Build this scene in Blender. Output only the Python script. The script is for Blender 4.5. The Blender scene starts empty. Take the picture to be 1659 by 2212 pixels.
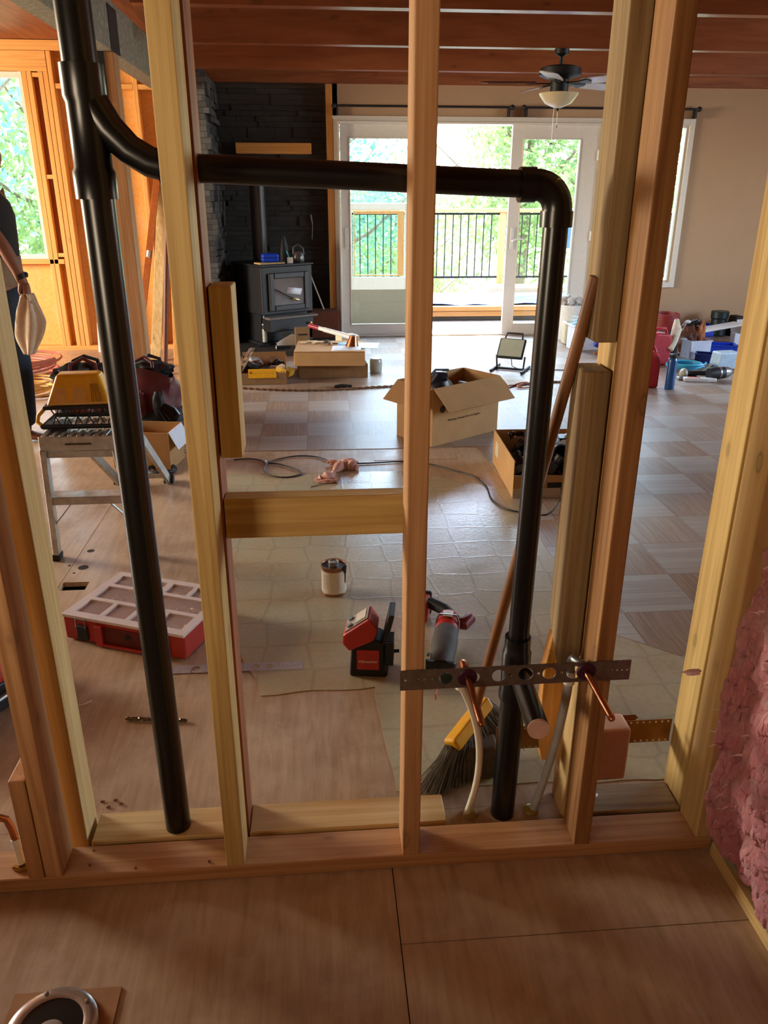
import bpy, bmesh, math, random
from mathutils import Vector, Matrix, noise
random.seed(7)
R_ = math.radians
SC = bpy.context.scene
COL = SC.collection

# ------------------------------------------------------------------ camera
IW, IH, FPX = 1659.0, 2212.0, 1702.0
TH, YA, RO, HC = R_(22.18), R_(4.706), R_(-0.13), 1.5
fwd = Vector((math.sin(YA)*math.cos(TH), math.cos(YA)*math.cos(TH), -math.sin(TH)))
rt = Vector((math.cos(YA), -math.sin(YA), 0)); dn = fwd.cross(rt)
rgt = rt*math.cos(RO) + dn*math.sin(RO); dwn = dn*math.cos(RO) - rt*math.sin(RO)
cam_d = bpy.data.cameras.new('camera'); cam = bpy.data.objects.new('camera', cam_d); COL.objects.link(cam)
M = Matrix((rgt, -dwn, -fwd)).transposed().to_4x4(); M.translation = (0, 0, HC)
cam.matrix_world = M
cam_d.sensor_fit = 'VERTICAL'; cam_d.sensor_height = 24.0; cam_d.lens = 24.0*FPX/IH
cam_d.clip_start = 0.02; cam_d.clip_end = 400
SC.camera = cam
def ray(x, y): return rgt*((x-829.5)/FPX) + dwn*((y-1106.0)/FPX) + fwd
def G(x, y, z=0.0):
    v = ray(x, y); t = (z-HC)/v.z; return Vector((v.x*t, v.y*t, z))
def P(x, y, Y):
    v = ray(x, y); t = Y/v.y; return Vector((v.x*t, Y, HC+v.z*t))

# ------------------------------------------------------------------ light
W = bpy.data.worlds.new('sky'); SC.world = W; W.use_nodes = True
wn = W.node_tree; wn.nodes.clear()
wo = wn.nodes.new('ShaderNodeOutputWorld'); wb = wn.nodes.new('ShaderNodeBackground')
ws = wn.nodes.new('ShaderNodeTexSky'); ws.sky_type = 'NISHITA'; ws.sun_disc = False
ws.sun_elevation = R_(64); ws.sun_rotation = R_(10); ws.air_density = 1.1; ws.dust_density = 2.0
wb.inputs[1].default_value = 2.4
wn.links.new(ws.outputs[0], wb.inputs[0]); wn.links.new(wb.outputs[0], wo.inputs[0])
sun_d = bpy.data.lights.new('sun', 'SUN'); sun_d.energy = 7.0; sun_d.angle = R_(0.6); sun_d.color = (1, .93, .82)
sun = bpy.data.objects.new('sun', sun_d); COL.objects.link(sun)
sun.rotation_euler = Vector((-0.10, -0.40, -1.0)).to_track_quat('-Z', 'Y').to_euler()
def area(name, loc, aim, sx, sy, e, col):
    d = bpy.data.lights.new(name, 'AREA'); d.shape = 'RECTANGLE'; d.size = sx; d.size_y = sy; d.energy = e; d.color = col
    o = bpy.data.objects.new(name, d); COL.objects.link(o); o.location = loc
    o.rotation_euler = (Vector(aim)-Vector(loc)).to_track_quat('-Z', 'Y').to_euler(); return o
# added area fills: daylight at door, left and right, warm fill behind the camera
area('door_daylight', (1.7, 10.3, 3.4), (1.2, 3.2, 0.2), 3.4, 1.2, 470, (.80, .92, 1.0))
area('side_daylight', (7.6, 4.7, 1.8), (0.5, 4.2, 0.9), 2.6, 1.4, 110, (.86, .93, 1.0))
area('left_daylight', (-6.8, 5.4, 1.9), (-1.5, 6.6, 0.9), 2.4, 1.4, 520, (1.0, .84, .60))
area('stud_fill', (-1.45, -0.25, 1.30), (-0.1, 1.6, 1.75), 0.6, 0.6, 7.5, (1.0, .78, .54)).data.spread = R_(105)  # unseen warm fill added to light the stud fronts
SC.view_settings.view_transform = 'Standard'; SC.view_settings.look = 'None'
SC.view_settings.gamma = 1; SC.view_settings.use_curve_mapping = False
SC.view_settings.exposure = 0.22
SC.cycles.max_bounces = 7; SC.cycles.diffuse_bounces = 4; SC.cycles.glossy_bounces = 3; SC.cycles.transparent_max_bounces = 12
SC.cycles.sample_clamp_indirect = 6.0; SC.cycles.use_denoising = True; SC.cycles.caustics_reflective = False; SC.cycles.caustics_refractive = False

# ------------------------------------------------------------------ materials
def lin(c):
    if isinstance(c, str):
        c = [int(c[i:i+2], 16)/255 for i in (0, 2, 4)]
    return tuple((v/12.92 if v <= .04045 else ((v+.055)/1.055)**2.4) for v in c) + (1,)
MATS = {}
class NT:
    def __init__(s, name):
        s.m = bpy.data.materials.new(name); s.m.use_nodes = True; s.t = s.m.node_tree
        s.b = s.t.nodes['Principled BSDF']; s.o = s.t.nodes['Material Output']
    def n(s, typ, **kw):
        nd = s.t.nodes.new('ShaderNode'+typ)
        for k, v in kw.items():
            if k.startswith('i_'): nd.inputs[int(k[2:])].default_value = v
            else: setattr(nd, k, v)
        return nd
    def l(s, a, b): s.t.links.new(a, b)
    def ramp(s, fac, stops, interp='LINEAR'):
        r = s.n('ValToRGB'); r.color_ramp.interpolation = interp
        e = r.color_ramp.elements
        while len(e) > 1: e.remove(e[-1])
        e[0].position = stops[0][0]; e[0].color = stops[0][1]
        for p, c in stops[1:]:
            x = e.new(p); x.color = c
        s.l(fac, r.inputs[0]); return r.outputs[0]
    def mix(s, fac, a, b, mode='MIX'):
        m = s.n('MixRGB', blend_type=mode)
        for i, v in ((0, fac), (1, a), (2, b)):
            if hasattr(v, 'is_linked') or isinstance(v, bpy.types.NodeSocket): s.l(v, m.inputs[i])
            else: m.inputs[i].default_value = v
        return m.outputs[0]
    def math(s, op, a, b=0.0):
        m = s.n('Math', operation=op)
        for i, v in ((0, a), (1, b)):
            if isinstance(v, bpy.types.NodeSocket): s.l(v, m.inputs[i])
            else: m.inputs[i].default_value = v
        return m.outputs[0]
    def coords(s, scale=(1, 1, 1), rnd=True, rot=(0, 0, 0)):
        tc = s.n('TexCoord'); v = tc.outputs['Object']
        if rnd:
            oi = s.n('ObjectInfo'); a = s.n('VectorMath', operation='MULTIPLY_ADD')
            s.l(oi.outputs['Random'], a.inputs[0]); a.inputs[1].default_value = (13, 7, 5); s.l(v, a.inputs[2]); v = a.outputs[0]
        mp = s.n('Mapping'); s.l(v, mp.inputs[0]); mp.inputs['Scale'].default_value = scale; mp.inputs['Rotation'].default_value = rot
        return mp.outputs[0]
    def noise(s, vec, scale=5, detail=4, rough=.55, dist=0.0):
        nz = s.n('TexNoise'); s.l(vec, nz.inputs['Vector']); nz.inputs['Scale'].default_value = scale
        nz.inputs['Detail'].default_value = detail; nz.inputs['Roughness'].default_value = rough; nz.inputs['Distortion'].default_value = dist
        return nz.outputs[0]
    def bump(s, h, st=.3, d=.01):
        b = s.n('Bump'); b.inputs['Strength'].default_value = st; b.inputs['Distance'].default_value = d
        s.l(h, b.inputs['Height']); s.l(b.outputs[0], s.b.inputs['Normal'])
def plain(name, c, rough=.5, metal=0, var=.12, vs=30, spec=.5, bump=0, trans=0, coat=0):
    if name in MATS: return MATS[name]
    k = NT(name); v = k.coords()
    nz = k.noise(v, vs, 3); c = lin(c)
    col = k.ramp(nz, [(.3, tuple(x*(1-var) for x in c[:3])+(1,)), (.7, tuple(min(1, x*(1+var)) for x in c[:3])+(1,))])
    k.l(col, k.b.inputs['Base Color']); k.b.inputs['Roughness'].default_value = rough; k.b.inputs['Metallic'].default_value = metal
    k.b.inputs['Specular IOR Level'].default_value = spec
    if bump: k.bump(nz, bump, .004)
    if trans: k.b.inputs['Transmission Weight'].default_value = trans
    if coat: k.b.inputs['Coat Weight'].default_value = coat
    MATS[name] = k.m; return k.m
def wood(name, light, dark, axis='Z', rough=.6, knots=.5, ringscale=1.0):
    key = name+axis
    if key in MATS: return MATS[key]
    k = NT(key); hi, lo = 55*ringscale, 1.6
    sc = {'X': (lo, hi, hi), 'Y': (hi, lo, hi), 'Z': (hi, hi, lo)}[axis]
    ks = {'X': (7, 14, 14), 'Y': (14, 7, 14), 'Z': (14, 14, 7)}[axis]
    v = k.coords(sc); g = k.noise(v, 1.0, 4, .6, .6)
    bl = k.noise(k.coords(tuple(x*.08 for x in sc)), 1.0, 2)
    col = k.ramp(g, [(.36, lin(light)), (.66, lin(dark))])
    col = k.mix(k.ramp(bl, [(.35, (0, 0, 0, 1)), (.75, (.45, .45, .45, 1))]), col, lin(dark))
    vo = k.n('TexVoronoi'); k.l(k.coords(ks), vo.inputs['Vector']); vo.inputs['Scale'].default_value = .55
    kn = k.ramp(vo.outputs['Distance'], [(0.0, (knots, knots, knots, 1)), (.07, (knots*.45,)*3+(1,)), (.09, (knots,)*3+(1,)), (.115, (knots*.25,)*3+(1,)), (.19, (0, 0, 0, 1))])
    kd = tuple(x*.28 for x in lin(dark)[:3])+(1,)
    col = k.mix(kn, col, kd)
    k.l(col, k.b.inputs['Base Color']); k.b.inputs['Roughness'].default_value = rough
    k.bump(g, .12, .003); MATS[key] = k.m; return k.m
PALE = ('e2c68e', 'c49f62'); FIR = ('cfa272', 'ad7a4a'); RED = ('a8643a', '7d4222'); YEL = ('d6b876', 'b29052'); ORG = ('eeb266', 'd99444')
def wPale(a='Z'): return wood('pale_spruce_', *PALE, axis=a, knots=.7)
def wFir(a='Z'): return wood('douglas_fir_', *FIR, axis=a)
def wYel(a='Z'): return wood('yellow_pine_', *YEL, axis=a)
def wRed(a='X'): return wood('red_brown_timber_', *RED, axis=a, ringscale=.35)
def wBeam(a='X'): return wood('glazed_timber_', 'a0603a', '86492a', axis=a, ringscale=.25, rough=.33)
def wOrg(a='Z'): return wood('orange_fir_', *ORG, axis=a)  # orange also carries the sunlit glow on the far left framing
BLK = plain('black_abs_plastic', '090b0e', .28, var=.25, vs=60)
BLKM = plain('matte_black', '15161a', .55)
BLKC = plain('black_rubber', '101012', .7)
GREY = plain('grey_metal', '8d9092', .35, metal=.9)
ALU = plain('aluminium', 'b8b6ac', .38, metal=.85, var=.2)
WHITE = plain('white_vinyl', 'e4dfd6', .4, var=.03)
WPL = plain('white_plastic', 'e6e6e2', .4, var=.05)
PEX = plain('white_pex', 'ece4cf', .35, var=.04)
REDP = plain('red_plastic', 'b42a20', .4, var=.1)
COPPER = plain('copper', 'b97c5a', .27, metal=1.0, var=.2)
BRASS = plain('brass', 'c8a050', .3, metal=1.0)
GALV = plain('galvanised_steel', '8a817c', .38, metal=.8, var=.15, vs=90)
PURP = plain('purple_plastic', '3d1230', .5)
CARD = plain('cardboard', 'b98f5c', .85, var=.08, vs=8)
CARDD = plain('cardboard_inside', '8f6c45', .85, var=.1)
KRAFT = plain('kraft_paper', '8a5632', .8)
YELP = plain('yellow_plastic', 'e2a418', .4, var=.08)
BLUEP = plain('blue_plastic', '0d3fc4', .4)
BLUEB = plain('blue_painted_steel', '0c4a86', .35, coat=.5)
REDJ = plain('red_jug_plastic', 'b01f2c', .5)
PAPER = plain('white_paper', 'e4eaf4', .7, var=.03)
CLOTH = plain('cream_cloth', 'cdb9a0', .9, var=.1)
CONCR = plain('grey_painted_wood', '8f8b7c', .85, var=.35, vs=35, bump=.2)

def mat_glass(name, tint=(.93, .98, .97, 1), refl=.08):
    k = NT(name); t = k.t; t.nodes.remove(k.b)
    tr = k.n('BsdfTransparent'); tr.inputs[0].default_value = tint
    gl = k.n('BsdfGlossy'); gl.inputs['Roughness'].default_value = .02
    fr = k.n('Fresnel'); fr.inputs[0].default_value = 1.45
    mx = k.n('MixShader'); k.l(fr.outputs[0], mx.inputs[0]); k.l(tr.outputs[0], mx.inputs[1]); k.l(gl.outputs[0], mx.inputs[2])
    k.l(mx.outputs[0], k.o.inputs[0]); return k.m
GLASS = mat_glass('window_glass')
def mat_plywood(name, light, dark, rough=.5, blot=.6, axis='Y', stain='6a4a34'):
    k = NT(name); v = k.coords((1, 1, 1), rnd=False)
    g = k.noise(k.coords((28, 3, 28) if axis == 'Y' else (3, 28, 28), rnd=False), 1.5, 5, .65, .5)
    col = k.ramp(g, [(.3, lin(light)), (.72, lin(dark))])
    b1 = k.noise(v, 1.7, 5, .62); col = k.mix(k.ramp(b1, [(.42, (0, 0, 0, 1)), (.72, (blot,)*3+(1,))]), col, lin(stain))
    b2 = k.noise(v, 7.0, 6, .7); col = k.mix(k.ramp(b2, [(.5, (0, 0, 0, 1)), (.8, (.5, .5, .5, 1))]), col, lin('d8c6ad'))
    vo = k.n('TexVoronoi'); k.l(v, vo.inputs['Vector']); vo.inputs['Scale'].default_value = 4.0
    col = k.mix(k.ramp(vo.outputs['Distance'], [(0, (.8, .8, .8, 1)), (.035, (0, 0, 0, 1))]), col, lin('3a2414'))
    k.l(col, k.b.inputs['Base Color'])
    rr = k.ramp(b1, [(.3, (rough-.12,)*3+(1,)), (.7, (rough+.12,)*3+(1,))]); k.l(rr, k.b.inputs['Roughness'])
    k.bump(g, .15, .003); return k.m
PLYF = mat_plywood('subfloor_plywood', 'ccb294', 'ab9070', .36, stain='7a5a42')
PLYW = mat_plywood('wall_plywood', 'efb868', 'dc9c48', .6, .25, stain='c88638')  # sun-bounce glow of the left wall put into the orange colour
def mat_vinyl():
    k = NT('sheet_vinyl'); v = k.coords((1, 1, 1), rnd=False)
    def wave(sc, rot):
        w = k.n('TexVoronoi', feature='DISTANCE_TO_EDGE'); k.l(k.coords(sc, rnd=False, rot=rot), w.inputs['Vector']); w.inputs['Scale'].default_value = 1; w.inputs['Randomness'].default_value = .25; return w.outputs['Distance']
    ed = k.ramp(wave((6, 6, 6), (0, 0, 0)), [(.015, (1, 1, 1, 1)), (.05, (0, 0, 0, 1))])
    b1 = k.noise(v, 2.2, 5, .65); fine = k.noise(v, 55, 4, .7)
    base = k.ramp(b1, [(.3, lin('a8a88e')), (.55, lin('b5a684')), (.75, lin('a58d62'))])
    base = k.mix(k.ramp(fine, [(.35, (0, 0, 0, 1)), (.7, (.45, .45, .45, 1))]), base, lin('c0b9a2'))
    base = k.mix(k.mix(.80, ed, (0, 0, 0, 1)), base, lin('6d6350'))
    k.l(base, k.b.inputs['Base Color'])
    k.l(k.ramp(b1, [(.3, (.15,)*3+(1,)), (.7, (.30,)*3+(1,))]), k.b.inputs['Roughness'])
    h = k.mix(.25, fine, ed); k.bump(h, .30, .003); return k.m
VINYL = mat_vinyl()
def mat_parquet():
    k = NT('worn_parquet'); T = .3075
    tc = k.n('TexCoord'); mp = k.n('Mapping'); k.l(tc.outputs['Object'], mp.inputs[0]); mp.inputs['Location'].default_value = (.097/T+20, -4.72/T+20, 0); mp.inputs['Scale'].default_value = (1/T, 1/T, 1)
    sp = k.n('SeparateXYZ'); k.l(mp.outputs[0], sp.inputs[0]); X, Y = sp.outputs[0], sp.outputs[1]
    fx, fy = k.math('FLOOR', X), k.math('FLOOR', Y); par = k.math('MODULO', k.math('ADD', fx, fy), 2.0)
    cells = k.n('TexWhiteNoise', noise_dimensions='2D'); cb = k.n('CombineXYZ'); k.l(fx, cb.inputs[0]); k.l(fy, cb.inputs[1]); k.l(cb.outputs[0], cells.inputs['Vector'])
    # strip coordinate: along y for one parity, along x for the other
    u = k.mix(par, X, Y); w = k.mix(par, Y, X)
    us = k.math('MULTIPLY', u, 6.0); fu = k.math('FLOOR', us); cc = k.n('CombineXYZ'); k.l(fu, cc.inputs[0]); k.l(k.math('ADD', k.math('MULTIPLY', fx, 7.1), fy), cc.inputs[1])
    wn_ = k.n('TexWhiteNoise', noise_dimensions='2D'); k.l(cc.outputs[0], wn_.inputs['Vector'])
    fr = k.math('FRACT', us); edge = k.math('LESS_THAN', fr, .05)
    g1 = k.n('CombineXYZ'); k.l(k.math('MULTIPLY', u, 34), g1.inputs[0]); k.l(k.math('MULTIPLY', w, 1.5), g1.inputs[1]); k.l(k.math('MULTIPLY', wn_.outputs[0], 9), g1.inputs[2])
    grain = k.noise(g1.outputs[0], 1, 4, .6)
    a = k.ramp(grain, [(.3, lin('ab9078')), (.7, lin('80644c'))]); b = k.ramp(grain, [(.3, lin('b3aaa0')), (.7, lin('9e9182'))])
    col = k.mix(par, a, b)
    vfac = k.math('MULTIPLY', wn_.outputs[0], .35); col = k.mix(vfac, col, lin('7c5f47'))
    col = k.mix(k.math('MULTIPLY', cells.outputs[0], .3), col, lin('c2b7a8'))
    col = k.mix(k.math('MULTIPLY', edge, .45), col, lin('5b4433'))
    tx, ty = k.math('FRACT', X), k.math('FRACT', Y)
    te = k.math('MAXIMUM', k.math('LESS_THAN', tx, .02), k.math('LESS_THAN', ty, .02)); col = k.mix(k.math('MULTIPLY', te, .4), col, lin('6a5442'))
    k.l(col, k.b.inputs['Base Color']); k.b.inputs['Roughness'].default_value = .36; k.b.inputs['Specular IOR Level'].default_value = .38
    k.bump(grain, .2, .002); return k.m
PARQ = mat_parquet()
def mat_stone(name, light, dark, bump=.8):
    k = NT(name); tc = k.coords((1, 1, 1), rnd=False)
    sp = k.n('SeparateXYZ'); k.l(tc, sp.inputs[0]); ad = k.math('ADD', sp.outputs[0], sp.outputs[1])
    cb = k.n('CombineXYZ'); k.l(ad, cb.inputs[0]); k.l(sp.outputs[2], cb.inputs[1])
    br = k.n('TexBrick'); k.l(cb.outputs[0], br.inputs['Vector']); br.inputs['Scale'].default_value = 1
    br.inputs['Brick Width'].default_value = .23; br.inputs['Row Height'].default_value = .05; br.inputs['Mortar Size'].default_value = .0018
    br.inputs['Color1'].default_value = lin(light); br.inputs['Color2'].default_value = lin(dark); br.inputs['Mortar'].default_value = lin('101010')
    nz = k.noise(k.coords((6, 6, 30), rnd=False), 2, 6, .7)
    col = k.mix(k.ramp(nz, [(.3, (0, 0, 0, 1)), (.75, (.55,)*3+(1,))]), br.outputs[0], lin('4c4d4e'))
    k.l(col, k.b.inputs['Base Color']); k.b.inputs['Roughness'].default_value = .75
    k.bump(k.mix(.5, nz, br.outputs[0]), bump, .02); return k.m
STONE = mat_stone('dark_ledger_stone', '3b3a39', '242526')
PAINT = plain('beige_wall_paint', 'bc9c7c', .8, var=.03, vs=3)
SIDING = plain('beige_siding', '8c8472', .8, var=.04)
def mat_frost(name, c, f):
    k = NT(name); tr = k.n('BsdfTransparent'); k.b.inputs['Base Color'].default_value = lin(c); k.b.inputs['Roughness'].default_value = .12
    mx = k.n('MixShader'); mx.inputs[0].default_value = f; k.l(tr.outputs[0], mx.inputs[1]); k.l(k.b.outputs[0], mx.inputs[2]); k.l(mx.outputs[0], k.o.inputs[0]); return k.m
def mat_insul():
    k = NT('pink_fibreglass'); v = k.coords((1, 1, 1))
    n1 = k.noise(v, 9, 6, .7, .5); n2 = k.noise(k.coords((120, 120, 25)), 1, 5, .8, 1.5)
    col = k.ramp(n1, [(.3, lin('ea8c98')), (.55, lin('f4acb2')), (.75, lin('fcdcde'))]); k.l(col, k.b.inputs['Base Color'])
    k.b.inputs['Roughness'].default_value = .95; k.b.inputs['Subsurface Weight'].default_value = .3; k.b.inputs['Subsurface Radius'].default_value = (.03, .01, .01)
    k.bump(k.mix(.5, n1, n2), 1.0, .02); return k.m
INSUL = mat_insul()
def mat_leaf(name, c1, c2):
    k = NT(name); oi = k.coords((3, 3, 3)); nz = k.noise(oi, 2, 3)
    col = k.ramp(nz, [(.3, lin(c1)), (.7, lin(c2))]); k.l(col, k.b.inputs['Base Color']); k.b.inputs['Roughness'].default_value = .5
    tl = k.n('BsdfTranslucent'); k.l(col, tl.inputs[0]); mx = k.n('MixShader'); mx.inputs[0].default_value = .4
    k.l(k.b.outputs[0], mx.inputs[1]); k.l(tl.outputs[0], mx.inputs[2]); k.l(mx.outputs[0], k.o.inputs[0]); return k.m
LEAF = mat_leaf('green_leaves', '6f8550', 'acbf80'); LEAF2 = mat_leaf('blue_green_leaves', '55857a', '8fb8a6')
BARK = plain('bark', '8a7360', .9, var=.3)

# ------------------------------------------------------------------ mesh helpers
class MB:
    def __init__(s, M=None): s.v = []; s.f = []; s.M = M or Matrix(); s.sm = False
    def _a(s, vs, fs):
        o = len(s.v); s.v += [s.M @ Vector(v) for v in vs]; s.f += [tuple(i+o for i in f) for f in fs]; return s
    def box(s, a, b, R=None):
        x0, y0, z0 = a; x1, y1, z1 = b
        vs = [(x0, y0, z0), (x1, y0, z0), (x1, y1, z0), (x0, y1, z0), (x0, y0, z1), (x1, y0, z1), (x1, y1, z1), (x0, y1, z1)]
        if R is not None:
            vs = [R @ Vector(v) for v in vs]
        return s._a(vs, [(0, 3, 2, 1), (4, 5, 6, 7), (0, 1, 5, 4), (1, 2, 6, 5), (2, 3, 7, 6), (3, 0, 4, 7)])
    def hexa(s, vs): return s._a(vs, [(0, 3, 2, 1), (4, 5, 6, 7), (0, 1, 5, 4), (1, 2, 6, 5), (2, 3, 7, 6), (3, 0, 4, 7)])
    def bar(s, p, q, w, h, up=(0, 0, 1)):
        p, q = Vector(p), Vector(q); d = (q-p).normalized(); u = Vector(up)
        if abs(d.dot(u)) > .98: u = Vector((0, 1, 0))
        a = d.cross(u).normalized()*w/2; b = a.cross(d).normalized()*h/2
        return s.hexa([p-a-b, p+a-b, p+a+b, p-a+b, q-a-b, q+a-b, q+a+b, q-a+b])
    def tube(s, pts, r, n=12, cap=True):
        s.sm = True; pts = [Vector(p) for p in pts]; rs = r if isinstance(r, (list, tuple)) else [r]*len(pts)
        rings = []; pa = None
        for i, p in enumerate(pts):
            d = (pts[min(i+1, len(pts)-1)]-pts[max(i-1, 0)]).normalized()
            if pa is None:
                u = Vector((0, 0, 1)) if abs(d.z) < .9 else Vector((1, 0, 0)); a = d.cross(u).normalized()
            else:
                a = (pa-d*pa.dot(d)).normalized()
            pa = a; b = d.cross(a)
            rings.append([p+(a*math.cos(2*math.pi*j/n)+b*math.sin(2*math.pi*j/n))*rs[i] for j in range(n)])
        vs = [v for rg in rings for v in rg]; fs = []
        for i in range(len(pts)-1):
            for j in range(n):
                k = (j+1) % n; fs.append((i*n+j, i*n+k, (i+1)*n+k, (i+1)*n+j))
        if cap: fs += [tuple(range(n))[::-1], tuple(range((len(pts)-1)*n, len(pts)*n))]
        return s._a(vs, fs)
    def lathe(s, prof, c=(0, 0, 0), n=24, axis=None):
        s.sm = True; Rm = Matrix.Translation(c)
        if axis is not None: Rm = Rm @ Vector(axis).to_track_quat('Z', 'Y').to_matrix().to_4x4()
        vs = []; fs = []
        for r, z in prof:
            for j in range(n): vs.append(Rm @ Vector((r*math.cos(2*math.pi*j/n), r*math.sin(2*math.pi*j/n), z)))
        for i in range(len(prof)-1):
            for j in range(n):
                k = (j+1) % n; fs.append((i*n+j, i*n+k, (i+1)*n+k, (i+1)*n+j))
        if prof[0][0] > 1e-6: fs.append(tuple(range(n))[::-1])
        if prof[-1][0] > 1e-6: fs.append(tuple(range((len(prof)-1)*n, len(prof)*n)))
        return s._a(vs, fs)
    def cyl(s, p, q, r, n=16): return s.tube([p, q], r, n)
    def prism(s, poly, z0, z1, R=None):
        n = len(poly); vs = [Vector((x, y, z0)) for x, y in poly]+[Vector((x, y, z1)) for x, y in poly]
        if R is not None: vs = [R @ v for v in vs]
        return s._a(vs, [tuple(range(n))[::-1], tuple(range(n, 2*n))]+[(i, (i+1) % n, n+(i+1) % n, n+i) for i in range(n)])
    def blob(s, c, r, sc=(1, 1, 1), seed=0, amp=.2, fq=3.0, sub=3):
        s.sm = True; bm = bmesh.new(); bmesh.ops.create_icosphere(bm, subdivisions=sub, radius=1)
        bm.verts.ensure_lookup_table(); vs = []
        for v in bm.verts:
            d = 1+amp*noise.noise(v.co*fq+Vector((seed*3.1, seed, 0)))
            vs.append(Vector(c)+Vector((v.co.x*sc[0], v.co.y*sc[1], v.co.z*sc[2]))*r*d)
        fs = [tuple(v.index for v in f.verts) for f in bm.faces]; bm.free(); return s._a(vs, fs)
    def sheet(s, fn, nu, nv, th=0.0):
        """fn(u,v)->point; optional thickness along +z"""
        s.sm = True; vs = [fn(i/nu, j/nv) for j in range(nv+1) for i in range(nu+1)]; w = nu+1
        fs = [(j*w+i, j*w+i+1, (j+1)*w+i+1, (j+1)*w+i) for j in range(nv) for i in range(nu)]
        return s._a(vs, fs)
    def build(s, name, mat, parent=None, bevel=0, seg=1, smooth=None, solid=0, sub=0, origin=None):
        me = bpy.data.meshes.new(name); org = Vector(origin) if origin is not None else Vector((0, 0, 0))
        me.from_pydata([v-org for v in s.v], [], s.f); me.update()
        bm = bmesh.new(); bm.from_mesh(me); bmesh.ops.recalc_face_normals(bm, faces=bm.faces); bm.to_mesh(me); bm.free()
        me.materials.append(mat); o = bpy.data.objects.new(name, me); COL.objects.link(o); o.location = org
        if parent is not None: o.parent = parent
        if (smooth if smooth is not None else s.sm):
            me.shade_smooth()
            if hasattr(me, 'set_sharp_from_angle'): me.set_sharp_from_angle(angle=R_(38))
        if solid:
            m = o.modifiers.new('solid', 'SOLIDIFY'); m.thickness = solid; m.offset = 0
        if bevel:
            m = o.modifiers.new('bevel', 'BEVEL'); m.width = bevel; m.segments = seg; m.limit_method = 'ANGLE'; m.angle_limit = R_(40)
        if sub:
            m = o.modifiers.new('sub', 'SUBSURF'); m.levels = sub; m.render_levels = sub
        return o
def tag(o, label=None, cat=None, group=None, kind=None):
    if label: o['label'] = label
    if cat: o['category'] = cat
    if group: o['group'] = group
    if kind: o['kind'] = kind
    return o
def thing(name, label, cat, loc=(0, 0, 0), rz=0, group=None):
    o = bpy.data.objects.new(name, None); COL.objects.link(o); o.location = loc; o.rotation_euler = (0, 0, rz); o.empty_display_size = .05
    return tag(o, label, cat, group)
def struct(o, label=None, cat='structure'):
    o['kind'] = 'structure'; o['category'] = cat
    if label: o['label'] = label
    return o
def text(body, size, mat, parent, loc, X, Yv, name='lettering', ext=.0004, align='CENTER'):
    cu = bpy.data.curves.new(name, 'FONT'); cu.body = body; cu.size = size; cu.extrude = ext; cu.align_x = align; cu.align_y = 'CENTER'
    cu.materials.append(mat); o = bpy.data.objects.new(name, cu); COL.objects.link(o)
    X = Vector(X).normalized(); Yv = Vector(Yv).normalized(); Z = X.cross(Yv).normalized(); Yv = Z.cross(X)
    Mx = Matrix((X, Yv, Z)).transposed().to_4x4(); Mx.translation = loc
    me = bpy.data.meshes.new_from_object(o); bpy.data.objects.remove(o); o = bpy.data.objects.new(name, me); COL.objects.link(o)
    o.parent = parent; o.matrix_local = Mx; return o
def lumber(name, label, a, b, mat, cat='stud', group=None, bevel=.003, twist=None):
    c = Vector(((a[0]+b[0])/2, (a[1]+b[1])/2, a[2]))
    o = MB().box(a, b).build(name, mat, bevel=bevel, seg=2, origin=c); return tag(o, label, cat, group)
# ------------------------------------------------------------------ floors
def rects(mb, x0, x1, y0, y1, z0, z1, hole=None):
    if hole:
        a, b, c, d = hole
        rects(mb, x0, a, y0, y1, z0, z1); rects(mb, b, x1, y0, y1, z0, z1); rects(mb, a, b, y0, c, z0, z1); rects(mb, a, b, d, y1, z0, z1); return
    mb.box((x0, y0, z0), (x1, y1, z1))
sl = MB(); sl.box((-6, -2.5, -.30), (7, 9.0, -.25)); struct(sl.build('ground_slab', plain('dark_crawlspace', '1c1712', .9)), 'dark crawl space under the subfloor')
fl = MB(); g = .0012
sy = (G(870, 2038).y+G(1550, 1993).y)/2; sx = G(866, 2038).x
rects(fl, sx+g, 7, sy+g, 1.60, -.02, 0)
rects(fl, sx+g, 7, -2.5, sy-g, -.02, 0)
rects(fl, -1.06-g, sx-g, -2.5, 1.60, -.02, 0)
rects(fl, -6, -1.06-3*g, -2.5, 1.60, -.02, 0)
h0, h1 = G(126, 1276), G(178, 1257)
rects(fl, -1.088+g, 7, 1.60+g, 9.0, -.02, 0, hole=(-1.08, -.975, h0.y, h1.y))
rects(fl, -6, -1.088-g, 1.60+g, 9.0, -.02, 0)
struct(fl.build('floor', PLYF), 'bare worn plywood subfloor with seams and a small rectangular cut out')
kn = MB()
for x, y, r in ((180, 1226, .022), (196, 1190, .016), (160, 1238, .006), (150, 1222, .007)):
    c = G(x, y); kn.lathe([(r, 0), (r, .0006), (0, .0006)], (c.x, c.y, .0002), 20)
struct(kn.build('floor_knot', plain('dark_hole', '2a1a10', .9)), 'dark round knot holes in the plywood', 'floor')
def poly_sheet(name, mat, pts, z, label, wob=.006):
    out = []
    for i, p in enumerate(pts):
        q = pts[(i+1) % len(pts)]; L = math.dist(p, q); n = max(2, int(L/.05))
        for k in range(n):
            t = k/n; x = p[0]+(q[0]-p[0])*t; y = p[1]+(q[1]-p[1])*t
            out.append((x+wob*noise.noise(Vector((x*7, y*7, 1))), y+wob*noise.noise(Vector((x*7, y*7, 5)))))
    return struct(MB().prism(out, .0002, z).build(name, mat), label)
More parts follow.
